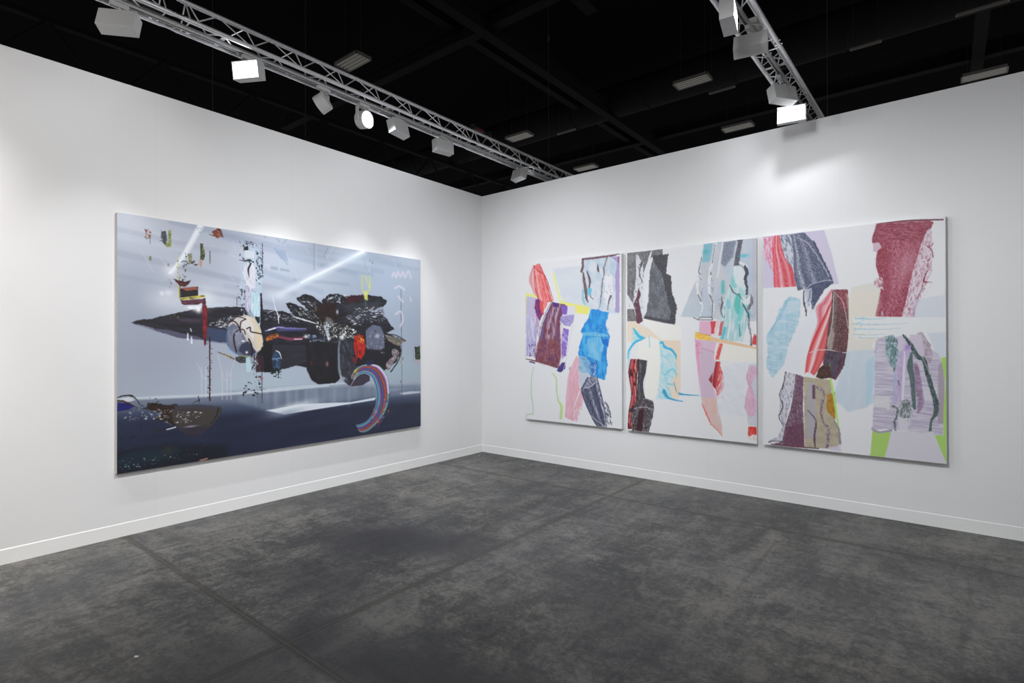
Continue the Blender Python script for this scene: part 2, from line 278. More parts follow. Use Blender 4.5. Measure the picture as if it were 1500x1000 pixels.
('F',[(57.8,2.0),(63.4,2.3),(63.4,7.1),(60.0,6.4)],8,0.29,0.82,[(22,22,28),(80,90,110)],0.8,50,1.5,33),
('F',[(33.3,51.1),(39.5,48.2),(38.5,57.7),(36.4,55.5)],7,0.28,0.77,[(90,96,106)],0.8,70,3,34),
('P',[(99.3,13.3),(112.9,14.1),(116.9,22.9),(116.9,42.7),(115.0,81.0),(105.8,82.6),(96.9,63.6),(95.6,38.1),(98.1,25.0)],(178,196,212),0.8,0.97,0.97,3.24,()),
('F',[(94.9,7.5),(117.5,8.2),(117.6,82.3),(95.7,81.6)],150,0.39,1.69,[(22,22,28),(36,40,52),(60,66,84),(204,216,228),(190,206,222)],0.85,80,1.8,41),
('P',[(99.3,14.0),(103.2,12.2),(103.8,16.0),(99.4,17.2)],(22,22,28),1,0.32,0.38,1.28,()),
('L',[(100.6,8.0),(108.3,8.9),(108.3,10.8),(100.6,9.3)],0.52,(22,22,28),0.95,0.19,0.19,1.29,(),0),
('P',[(100.0,16.5),(109.6,16.5),(109.0,23.1),(100.0,23.5)],(204,212,224),1,0.32,0.52,1.94,()),
('L',[(95.6,26.6),(100.6,26.7),(104.5,25.6),(108.3,27.1)],[0.64,1.29,1.67,1.29],(22,22,28),1,0.19,0.51,1.29,(),1),
('P',[(100.0,28.7),(109.0,27.7),(110.3,34.1),(110.3,51.1),(105.8,54.0),(100.7,48.0),(98.1,37.9)],(218,216,226),1,0.52,0.65,2.58,(('s',(190,196,212),0.3,1.29,90,3,0.9),)),
('L',[(105.8,28.7),(103.5,34.8),(104.5,42.5)],[1.55,1.68,0.39],(28,34,44),1,0.26,0.0,2.58,(),1),
('L',[(116.9,7.7),(116.9,37.4)],0.6,(22,22,28),0.95,0.2,0.27,1.33,(),1),
('F',[(110.9,15.7),(117.6,16.2),(117.6,43.9),(111.0,41.9)],110,0.4,1.32,[(22,22,28),(30,40,60),(150,180,205)],0.9,80,1.6,42),
('P',[(100.7,50.5),(107.1,52.6),(107.1,69.6),(103.2,74.9),(100.1,69.9)],(200,196,218),0.95,0.77,0.77,2.58,(('s',(150,146,176),0.25,1.29,90,4,0.6),)),
('P',[(105.8,55.3),(113.6,56.1),(115.0,82.3),(114.3,90.2),(111.0,87.7),(108.4,77.3),(105.8,72.9)],(170,202,214),1,0.39,0.52,1.96,(('s',(206,226,234),0.3,1.64,90,6,0.7),)),
('L',[(115.6,56.6),(116.3,72.4),(116.3,92.8)],[1.32,2.25,2.38],(20,26,38),1,0.26,0.46,1.66,(),1),
('P',[(109.7,78.6),(114.3,79.1),(114.3,85.0),(110.4,84.4)],(24,36,42),1,0.26,0.53,1.31,()),
('F',[(93.1,51.1),(100.7,50.5),(100.0,68.6),(93.1,69.0)],16,0.38,1.4,[(22,22,28),(40,44,56)],0.95,90,1.8,43),
('L',[(92.9,61.3),(92.9,69.0)],0.5,(22,22,28),0.9,0.19,0.0,2.52,(),1),
('P',[(117.0,72.4),(135.4,72.3),(157.2,75.5),(180.3,80.5),(180.4,130.9),(149.8,127.0),(128.5,132.3),(119.0,128.5)],(30,29,38),1,0.56,1.06,3.52,(('s',(52,52,68),0.26,1.55,8,8,1.2),('s',(16,16,21),0.3,1.41,5,7,1))),
('F',[(117.6,72.4),(139.0,72.1),(160.9,78.2),(157.2,82.5),(117.6,81.6)],90,0.28,0.9,[(150,155,170),(210,214,222),(90,94,108)],0.8,12,3.5,44),
('L',[(120.3,92.1),(132.0,88.6),(142.6,89.1),(163.2,89.4)],[1.39,1.67,1.53,0.7],(150,146,206),0.9,0.63,0.42,2.09,(),1),
('L',[(123.0,91.4),(129.9,89.3)],1.08,(235,238,245),0.95,0.41,0.0,2.71,(),1),
('L',[(132.0,91.3),(146.2,90.4),(161.0,90.9)],[2.12,2.83,1.41],(84,84,150),0.7,1.06,0.0,2.83,(),1),
('L',[(128.5,96.7),(146.2,100.0),(161.0,97.9)],[2.11,2.82,1.41],(138,60,84),0.85,1.06,0.0,2.82,(),1),
('L',[(149.8,100.0),(158.0,100.0)],1.15,(226,190,206),0.9,0.43,0.0,2.87,(),1),
('P',[(119.7,100.1),(124.4,96.1),(132.0,94.7),(134.1,96.7),(128.5,100.1),(121.7,102.1)],(150,74,34),1,0.34,0.68,1.69,(('s',(210,150,60),0.3,1.08,-25,2,0.4),('s',(70,20,20),0.25,1.08,-25,2,0.4))),
('P',[(119.0,103.4),(128.5,106.1),(180.3,106.4),(182.0,123.8),(161.7,123.2),(149.8,127.0),(135.5,129.2),(119.0,131.9)],(34,34,42),1,0.71,0.57,2.83,(('s',(48,50,58),0.35,3.53,-10,4,1.8),)),
('P',[(117.7,102.1),(127.1,104.1),(126.5,132.2),(111.7,131.5),(111.1,111.9),(117.7,107.4)],(20,20,24),1,0.53,0.8,2.66,()),
('P',[(111.7,115.2),(117.7,115.3),(119.0,131.9),(112.4,130.9)],(40,30,38),1,0.4,0.53,1.98,(('s',(110,50,60),0.12,0.79,0,4,0.4),)),
('P',[(85.2,87.0),(92.5,80.4),(100.7,77.6),(109.7,79.9),(115.0,88.9),(117.7,102.1),(115.7,110.0),(108.4,116.4),(99.5,117.5),(90.7,113.5),(84.6,105.8)],(196,190,186),1,0.38,0.38,2.56,()),
('P',[(84.6,89.5),(89.5,85.6),(95.7,89.3),(102.0,102.1),(109.7,113.8),(102.0,117.6),(92.0,114.1),(84.6,105.8)],(98,102,122),1,0.63,0.25,2.53,(('s',(140,146,164),0.25,3.79,60,2,1),)),
('P',[(96.9,105.3),(103.3,102.1),(111.1,112.5),(109.8,116.4),(99.5,114.9),(94.4,111.0)],(50,54,78),1,0.64,0.0,2.57,()),
('P',[(102.0,77.5),(108.4,80.6),(115.0,92.2),(117.7,102.1),(115.0,110.0),(112.4,112.6),(109.7,102.1),(109.1,89.0),(103.3,82.7)],(216,200,172),0.9,1.31,0.33,2.61,()),
('P',[(96.9,80.3),(103.2,78.8),(109.7,89.0),(108.4,102.1),(103.3,94.3),(96.9,88.0)],(214,210,208),0.95,0.96,0.0,2.57,()),
('L',[(84.6,88.2),(84.0,102.1),(86.4,108.4),(95.7,115.5)],0.75,(70,110,160),0.9,0.31,0.0,2.48,(),1),
('L',[(85.8,109.6),(95.7,116.1),(105.9,116.4),(112.4,111.9)],0.83,(120,150,190),0.9,0.38,0.0,2.55,(),1),
('L',[(84.0,85.7),(89.5,83.7),(93.2,86.1),(95.7,91.2),(96.3,93.8)],1.13,(38,18,24),1,0.22,0.0,2.51,(),1),
('L',[(91.9,93.8),(90.1,98.3),(91.3,107.2),(92.6,112.2)],1.38,(38,18,24),1,0.22,0.0,2.51,(),1),
('L',[(91.9,93.8),(95.7,91.2),(99.4,91.8),(100.7,95.6)],1.02,(38,18,24),1,0.22,0.0,2.54,(),1),
('L',[(95.7,90.6),(96.9,84.1),(101.3,81.4)],1.08,(38,18,24),1,0.22,0.0,2.54,(),1),
('L',[(93.2,79.1),(98.2,80.3),(101.3,81.4)],0.89,(38,18,24),1,0.22,0.0,2.54,(),1),
('L',[(102.0,90.5),(105.2,89.1),(105.8,93.0),(111.0,94.2),(117.6,95.5)],1.17,(38,18,24),1,0.23,0.0,2.6,(),1),
('L',[(103.9,100.1),(106.5,106.0),(107.1,113.1),(106.5,117.0)],1.55,(38,18,24),1,0.23,0.0,2.59,(),1),
('G',98.8,102.1,1.9,0.96,0,(235,238,245),0.9),
('G',102.0,112.7,1.15,1.16,0,(250,250,252),1),
('G',91.9,94.8,0.62,0.64,0,(235,238,245),0.8),
('L',[(75.7,112.0),(83.4,115.2),(90.1,118.5)],[0.49,1.23,1.47],(90,70,50),1,0.25,0.43,1.23,(('s',(170,170,60),0.3,0.92,20,2,0.4),),1),
('P',[(91.4,117.3),(97.0,115.5),(103.3,117.6),(102.0,122.1),(95.7,122.5),(92.0,119.9)],(36,38,42),1,0.32,0.51,1.9,(('s',(110,110,110),0.2,0.89,10,3,0.5),)),
('L',[(94.5,115.5),(105.9,117.0)],0.77,(160,166,110),0.9,0.32,0.0,2.56,(),1),
('P',[(101.4,117.5),(103.9,117.6),(106.5,124.2),(105.9,131.3),(102.0,131.1),(101.1,124.6)],(176,206,216),1,0.32,0.0,2.57,()),
('F',[(105.9,116.4),(112.4,116.5),(112.4,133.5),(107.2,128.1)],46,0.46,1.43,[(22,22,28),(40,40,50),(150,140,150)],0.95,90,2.4,45),
('L',[(116.3,108.7),(116.7,161.4)],0.6,(30,24,30),0.95,0.2,0.2,1.32,(),1),
('F',[(100.8,133.0),(117.0,133.7),(117.0,158.8),(97.0,155.9)],34,0.52,1.95,[(22,22,28),(30,34,40)],0.97,10,1.5,46),
('F',[(112.4,134.8),(117.0,135.1),(117.0,143.0),(112.4,141.4)],10,0.53,1.32,[(170,90,100),(120,60,76)],0.8,20,2,47),
('P',[(127.1,114.1),(131.3,110.8),(134.8,113.6),(135.5,122.4),(134.8,130.5),(127.8,128.9),(126.5,122.1)],(44,66,98),1,0.48,0.68,2.05,(('s',(92,120,156),0.25,1.5,10,2,0.6),('s',(24,30,44),0.3,1.37,10,2,0.5))),
('L',[(130.6,111.5),(134.1,113.6),(136.2,119.7)],[0.96,1.1,0.55],(205,215,226),0.95,0.34,0.0,2.75,(),1),
('L',[(127.1,119.5),(134.1,119.0)],1.37,(110,140,180),0.9,0.55,0.0,2.73,(),1),
('F',[(124.4,128.8),(136.2,128.5),(135.5,138.7),(126.5,136.9)],34,0.68,2.05,[(20,28,30),(36,44,44)],0.97,20,1.5,48),
('P',[(140.4,64.5),(144.7,62.9),(157.2,67.1),(176.4,74.8),(188.4,80.2),(180.3,87.7),(157.2,81.1),(145.4,71.8)],(28,28,36),1,0.44,1.09,2.91,(('s',(56,58,68),0.24,1.17,-8,8,1.1),('s',(14,14,18),0.3,1.46,-8,6,0.9))),
('P',[(152.7,57.6),(158.7,53.8),(166.2,54.0),(177.1,59.0),(186.7,65.7),(188.4,76.6),(174.0,74.9),(160.2,67.0),(152.7,60.4)],(28,28,36),1,0.37,1.11,2.96,(('s',(56,58,68),0.24,1.18,-8,8,1.1),('s',(14,14,18),0.3,1.48,-8,6,0.9))),
('P',[(180.3,58.8),(188.4,52.5),(198.2,50.4),(209.3,52.7),(222.4,51.1),(240.5,49.1),(255.7,49.7),(265.5,53.9),(264.5,59.6),(251.9,64.2),(231.4,68.2),(205.0,79.8),(188.4,80.2)],(28,28,36),1,0.49,1.32,3.29,(('s',(56,58,68),0.24,1.32,-8,8,1.1),('s',(14,14,18),0.3,1.65,-8,6,0.9))),
('P',[(188.4,74.4),(222.4,65.5),(257.6,68.7),(265.5,76.4),(277.5,87.5),(265.5,91.7),(289.9,100.5),(285.7,105.4),(287.8,113.7),(279.5,126.6),(259.6,138.0),(222.4,117.3),(188.4,102.1)],(28,28,36),1,0.52,1.56,4.35,(('s',(56,58,68),0.24,1.39,-8,8,1.1),('s',(14,14,18),0.3,1.74,-8,6,0.9))),
('P',[(205.0,61.9),(255.7,54.5),(255.7,60.8),(213.6,70.5)],(56,58,66),0.7,2.51,0.84,4.19,()),
('P',[(209.3,72.1),(259.6,63.8),(261.5,70.1),(218.0,80.9)],(62,62,78),0.6,2.11,0.85,3.38,()),
('P',[(210.1,52.6),(233.2,49.6),(229.5,56.0),(211.8,60.0)],(84,22,32),0.85,0.99,1.23,2.46,(('g',(28,16,22),0.4,1.64,0,1,0.4),)),
('F',[(188.4,52.5),(211.8,51.0),(210.1,58.6),(186.7,61.4)],60,0.47,1.89,[(200,205,215),(150,156,170),(22,22,28)],0.9,20,1.5,51),
('F',[(141.1,63.8),(180.3,74.7),(177.2,82.0),(145.4,71.8)],60,0.29,0.95,[(205,210,214),(150,150,140)],0.9,25,2.6,52),
('F',[(154.2,56.2),(186.7,64.3),(180.3,74.7),(157.2,65.7)],66,0.37,1.33,[(190,195,205),(150,140,120),(90,80,80)],0.9,35,2.4,53),
('L',[(148.3,77.2),(160.9,80.3),(174.0,83.5)],[0.73,1.75,0.73],(235,238,245),0.9,0.66,0.44,1.46,(),1),
('F',[(218.8,65.7),(259.6,60.6),(259.6,67.0),(218.8,71.8)],50,0.34,1.02,[(210,214,220),(150,155,165)],0.9,-5,3.5,54),
('F',[(209.3,73.6),(259.6,68.6),(265.5,78.0),(218.0,85.4)],130,0.34,1.1,[(150,155,165),(225,228,233),(100,105,115)],0.9,-8,3.6,55),
('P',[(175.6,63.4),(196.6,59.4),(203.3,73.9),(194.9,83.0),(178.7,80.5),(172.4,72.1)],(20,14,14),0.9,2.3,1.54,3.07,(('g',(60,34,24),0.25,1.54,0,1,0.4),)),
('P',[(185.9,75.9),(191.6,77.2),(194.9,83.0),(188.4,85.3),(183.5,83.3)],(98,100,104),0.9,1.16,1.16,2.31,()),
('G',199.1,70.3,1.51,2.59,0,(190,200,225),0.9),
('F',[(174.0,80.6),(205.0,82.7),(222.4,89.9),(224.2,99.1),(188.4,97.7),(174.0,92.1)],420,0.39,1.73,[(200,202,196),(150,150,142),(236,238,236),(96,96,90),(30,30,34)],0.95,10,1.3,56),
('F',[(163.2,95.0),(184.3,96.3),(185.2,109.4),(166.3,107.8)],70,0.45,1.8,[(120,140,170),(180,190,210),(60,80,110)],0.85,0,1.4,57),
('G',189.2,99.2,2.45,1.75,0,(228,234,238),0.9),
('G',205.0,98.4,3.4,2.38,0,(228,234,238),0.9),
('G',207.6,94.6,2.57,1.79,0,(228,234,238),0.9),
('G',170.9,102.1,1.17,0.85,0,(228,234,238),0.9),
('G',211.0,104.4,2.16,1.5,0,(228,234,238),0.9),
('G',162.5,97.2,2.43,1.8,0,(228,234,238),0.9),
('P',[(162.5,106.3),(168.6,102.1),(188.4,102.1),(200.0,105.8),(201.6,124.4),(202.5,142.9),(196.6,147.0),(176.4,147.3),(168.6,142.5),(163.3,131.7)],(22,22,27),1,0.76,0.61,3.04,(('g',(34,32,36),0.25,2.28,60,2,1.2),)),
('P',[(199.9,102.1),(218.0,102.1),(222.4,125.0),(240.6,139.5),(241.5,146.6),(231.4,151.4),(215.4,151.9),(208.5,147.0),(203.3,137.8)],(50,50,62),1,0.82,0.49,3.28,(('g',(78,82,96),0.25,2.46,70,2,1.6),('g',(30,30,38),0.3,2.46,70,2,1.6))),
('L',[(201.6,102.1),(200.8,116.9),(201.7,135.5),(206.7,145.4)],[1.58,2.06,2.38,1.9],(136,150,168),0.85,1.11,0.4,2.38,(),1),
('G',207.6,142.5,3.43,1.49,30,(200,200,220),0.7),
('G',168.6,124.8,1.93,2.48,0,(96,34,34),0.8),
('G',186.8,126.1,1.62,2.54,0,(176,110,120),0.85),
('P',[(218.0,117.3),(259.6,110.1),(274.5,118.4),(269.5,134.4),(245.2,133.5),(222.4,129.5)],(26,24,30),1,1.04,0.86,3.45,()),
('P',[(235.9,89.7),(245.2,83.3),(256.7,84.6),(261.5,94.1),(262.5,110.1),(251.9,111.6),(236.9,109.9)],(104,110,130),1,0.69,0.69,3.47,(('g',(86,92,112),0.35,1.73,0,1,0.5),)),
('F',[(236.8,86.6),(261.5,86.1),(261.5,114.9),(236.9,111.4)],40,0.52,1.73,[(40,42,54),(150,156,172)],0.85,80,1.5,58),
('G',251.9,95.8,2.87,2.37,0,(200,206,220),0.8),
('F',[(255.7,94.2),(263.5,97.3),(262.5,118.1),(255.7,116.4)],40,0.44,1.41,[(150,155,165),(60,62,72)],0.85,70,1.5,59),
('P',[(220.6,97.5),(225.9,93.7),(232.3,95.9),(235.9,106.0),(235.0,116.0),(229.6,122.1),(223.3,119.6),(219.7,108.2)],(176,28,24),1,0.42,0.91,2.49,(('s',(220,70,36),0.3,1.5,80,3,0.5),('s',(90,12,16),0.25,1.33,80,3,0.4))),
('F',[(224.2,94.5),(233.2,97.5),(233.2,105.2),(226.0,102.1)],26,0.67,2.0,[(226,160,40),(236,120,30),(120,20,20)],0.95,60,1.5,60),
('P',[(218.9,118.8),(225.1,120.5),(223.3,127.3),(219.7,125.6)],(120,24,26),0.9,0.66,0.66,2.47,()),
('P',[(261.5,94.1),(279.5,97.2),(292.0,100.5),(294.1,102.1),(287.8,103.8),(283.6,108.7),(275.5,105.4),(267.5,100.5)],(96,92,90),1,0.46,0.73,2.75,(('s',(150,140,110),0.3,1.65,15,4,0.6),)),
('L',[(265.5,93.3),(279.5,94.8),(294.1,101.3)],1.1,(28,28,34),1,0.37,0.0,3.66,(),1),
('P',[(262.5,98.9),(275.5,105.4),(285.7,108.7),(277.5,111.9),(271.5,118.3),(265.5,126.2),(261.6,130.1)],(24,23,28),1,0.54,0.72,2.7,()),
('P',[(273.5,111.9),(279.5,110.3),(284.7,115.3),(281.6,120.1),(276.5,126.5),(270.5,132.8),(266.5,135.9),(263.5,129.4),(269.5,123.1),(275.5,120.0),(272.5,116.7)],(140,130,134),1,0.54,0.81,2.71,(('s',(186,172,176),0.35,2.71,60,2,0.7),('s',(70,62,66),0.2,1.81,60,2,0.6))),
('L',[(279.5,110.3),(285.7,116.9),(281.6,126.7),(271.5,137.7)],1.65,(40,34,38),0.95,0.46,0.55,2.74,(),1),
('L',[(286.7,39.5),(287.3,85.6),(287.8,110.4),(288.3,170.6)],[0.74,1.02,0.74,0.74],(84,80,84),0.85,0.37,0.37,2.78,(),1),
('F',[(284.7,112.0),(290.9,112.1),(289.9,168.3),(286.8,168.0)],18,0.56,1.86,[(190,180,170),(110,96,96)],0.85,80,2,61),
('L',[(273.4,25.0),(276.5,19.9),(279.5,25.3),(282.6,18.4),(285.7,23.9),(289.9,17.7),(293.0,24.1),(298.3,16.1),(302.6,24.0)],2.41,(206,200,216),0.8,0.93,0.0,3.71,(),1),
('L',[(277.5,38.5),(284.7,35.5),(292.0,39.1)],2.4,(206,200,216),0.8,0.92,0.0,3.69,(),1),
('L',[(282.6,48.0),(289.9,54.1)],2.41,(206,200,216),0.8,0.93,0.0,3.7,(),1),
('L',[(278.5,69.5),(286.7,65.9),(289.9,75.7),(285.7,84.0)],2.4,(206,200,216),0.8,0.92,0.0,3.69,(),1),
('L',[(301.6,48.5),(302.6,51.8)],2.47,(206,200,216),0.8,0.95,0.0,3.81,(),1),
('L',[(230.9,27.4),(231.3,43.5),(235.0,46.4)],1.26,(206,214,92),0.9,0.5,0.0,3.36,(),1),
('L',[(241.5,27.2),(241.5,42.0),(236.8,46.2)],1.28,(206,214,92),0.9,0.51,0.0,3.4,(),1),
('L',[(235.9,44.8),(235.9,54.1)],1.27,(206,214,92),0.9,0.51,0.0,3.38,(),1),
('L',[(235.0,27.8),(240.5,39.7)],1.27,(206,214,92),0.9,0.51,0.0,3.39,(),1),
('P',[(233.2,46.5),(238.7,46.1),(238.7,55.5),(234.1,54.2)],(205,212,110),0.85,0.68,0.51,1.69,()),
('L',[(235.9,55.6),(235.9,64.9)],2.53,(90,110,110),0.5,1.27,0.0,3.38,(),1),
('F',[(240.5,7.0),(246.1,7.9),(245.2,19.0),(241.5,17.8)],8,0.43,1.2,[(90,100,120)],0.8,80,3,62),
('P',[(308.1,108.9),(316.9,108.1),(317.4,125.2),(309.2,125.8)],(34,66,40),1,0.39,0.78,2.42,(('s',(120,110,60),0.2,1.45,0,2,0.4),('s',(22,22,28),0.3,1.55,0,2,0.4))),
('P',[(308.1,124.1),(316.9,124.3),(315.8,130.3),(310.3,130.1)],(180,168,176),0.9,0.58,0.58,1.94,()),
('L',[(305.9,112.2),(307.0,125.8)],0.77,(150,130,120),0.7,0.38,0.0,3.83,(),1),
('L',[(127.1,59.2),(129.9,69.8),(132.6,76.4),(133.3,84.5)],[0.55,0.68,1.09,0.68],(225,230,238),0.95,0.27,0.0,2.74,(),1),
('L',[(134.7,75.7),(132.6,80.5)],0.69,(225,230,238),0.9,0.21,0.0,2.75,(),1),
('P',[(222.4,141.7),(240.6,139.5),(241.5,146.6),(231.4,151.4),(215.4,151.9)],(58,50,66),1,0.67,0.0,3.34,()),
('S',[(216.2,142.2),(221.5,133.3),(233.2,128.4),(248.1,128.9),(259.6,136.4),(267.5,150.4),(269.5,166.7),(265.5,180.8),(257.7,191.2),(246.2,200.2),(235.1,205.0),(225.1,202.9)],[(219.8,145.4),(226.0,140.4),(234.1,138.4),(243.4,142.8),(249.0,153.3),(250.9,166.8),(249.0,177.7),(243.4,187.3),(237.8,192.2),(231.4,194.5),(225.1,195.3),(221.5,194.9)],[(50,90,90),(80,140,140),(176,150,196),(54,100,104),(156,74,60),(186,92,50),(90,34,60),(80,104,170),(56,76,130),(90,60,110),(170,90,130),(50,130,144),(130,170,196),(56,120,156),(36,98,116),(170,170,206)],1,0.03,2.2,0.05,()),
('S',[(244.3,127.9),(255.7,131.5),(266.5,143.9),(269.5,162.6)],[(241.5,130.2),(251.9,134.5),(261.6,146.9),(265.5,164.8)],[(90,160,150),(236,230,244),(196,120,190),(84,60,80)],0.95,0.03,2,0,()),
('P',[(235.0,124.6),(245.2,123.3),(248.1,128.1),(238.7,130.1)],(34,36,70),0.9,0.85,0.85,2.56,()),
('F',[(245.3,180.5),(269.5,162.6),(271.5,183.0),(255.7,198.9),(240.6,204.9)],40,0.61,2.1,[(200,190,90),(110,60,110),(60,120,130),(170,80,70),(60,90,160)],0.95,120,3,63),
('F',[(218.0,147.5),(227.8,136.6),(224.2,132.6),(215.4,141.4)],18,0.57,1.81,[(190,200,60),(120,160,60)],0.9,120,2.5,64),
('L',[(222.4,141.7),(215.4,151.9)],0.57,(200,190,190),0.9,0.25,0.0,3.27,(),1),
('P',[(0.0,150.7),(4.2,151.6),(9.8,153.2),(11.7,155.6),(7.9,157.5),(0.0,158.3)],(26,32,130),1,0.25,0.41,1.52,(('s',(16,18,70),0.25,1.01,0,3,0.5),)),
('L',[(0.0,147.4),(4.2,146.1),(9.8,146.5),(13.1,149.6),(15.5,153.7),(18.0,155.6)],[0.82,1.03,1.13,0.72,0.62,0.51],(46,36,30),1,0.21,0.46,1.28,(),1),
('L',[(0.0,149.6),(4.2,150.5),(8.9,153.1),(12.7,155.7)],[1.22,1.53,1.02,0.51],(62,44,28),0.95,0.25,0.46,1.27,(),1),
('P',[(1.9,148.1),(7.9,147.5),(11.7,150.6),(7.0,151.3)],(206,212,216),0.9,0.41,0.31,1.53,()),
('F',[(0.0,150.1),(13.6,153.5),(13.6,159.7),(0.1,158.9)],24,0.36,1.02,[(90,56,24),(30,26,26)],0.9,0,1.8,71),
('P',[(21.4,153.1),(27.4,153.6),(33.5,155.9),(42.8,156.1),(45.0,161.0),(60.3,179.5),(45.0,176.4),(35.5,170.6),(24.4,165.9),(33.5,163.4),(16.5,157.7),(20.4,157.0)],(46,32,28),1,0.27,0.87,1.91,(('s',(74,48,32),0.25,0.87,5,4,0.5),('s',(24,20,22),0.35,0.87,5,4,0.5))),
('P',[(42.8,157.9),(60.3,158.3),(78.7,161.8),(79.3,165.6),(76.4,171.5),(71.7,177.2),(65.9,181.4),(61.4,185.0),(50.4,183.6),(45.0,178.7),(39.7,169.9),(38.6,163.9)],(58,54,54),1,0.41,0.46,2.32,(('g',(66,61,58),0.4,3.48,0,2,2),)),
('P',[(39.7,157.0),(60.3,157.7),(78.7,161.8),(76.3,164.1),(60.3,161.3),(41.8,160.7)],(62,62,76),0.8,0.7,0.0,2.32,()),
('P',[(43.9,175.7),(52.5,175.5),(67.1,178.5),(63.7,184.1),(60.3,185.5),(50.4,184.2)],(48,44,58),0.9,0.86,0.0,2.3,()),
('G',53.6,176.5,4.97,0.72,0,(165,158,170),0.9),
('L',[(76.3,162.8),(75.2,168.9),(70.5,175.8)],0.84,(24,20,24),0.9,0.36,0.36,1.2,(),1),
('F',[(75.2,162.7),(81.1,163.3),(79.9,171.9),(75.2,173.9)],22,0.3,0.85,[(40,40,46)],0.8,60,1.5,72),
('F',[(27.4,158.2),(39.7,160.5),(65.9,165.5),(54.7,172.8),(36.6,173.0),(28.4,166.3)],90,0.28,1.0,[(170,170,174),(215,216,222),(120,112,108)],0.9,-5,2.0,73),
('F',[(3.3,158.1),(29.4,158.4),(31.4,166.7),(6.1,167.2)],46,0.26,1.05,[(206,212,220),(160,170,182)],0.85,-5,1.8,74),
('L',[(23.4,177.2),(33.5,176.1),(38.7,175.6)],[0.43,0.87,0.54],(26,26,34),0.95,0.22,0.0,2.17,(),1),
('L',[(35.0,176.9),(41.8,175.7)],0.88,(235,238,245),0.9,0.22,0.28,1.1,(),1),
('G',26.4,177.5,2.02,0.86,0,(60,44,40),0.9),
('L',[(16.5,164.5),(16.8,177.4)],0.42,(22,22,28),0.8,0.21,0.0,2.09,(),1),
('L',[(26.4,182.1),(41.8,179.5)],0.38,(30,32,44),0.8,0.22,0.0,2.18,(),1),
('L',[(55.3,156.6),(59.1,154.6),(60.8,154.1)],[0.41,0.7,0.93],(22,22,28),0.95,0.17,0.0,2.32,(),1),
('L',[(59.7,150.4),(60.8,156.5)],0.58,(22,22,28),0.95,0.17,0.0,2.33,(),1),
('F',[(22.4,147.5),(30.4,149.3),(30.4,155.0),(21.4,154.2)],8,0.32,0.96,[(60,40,30)],0.9,10,2,75)])

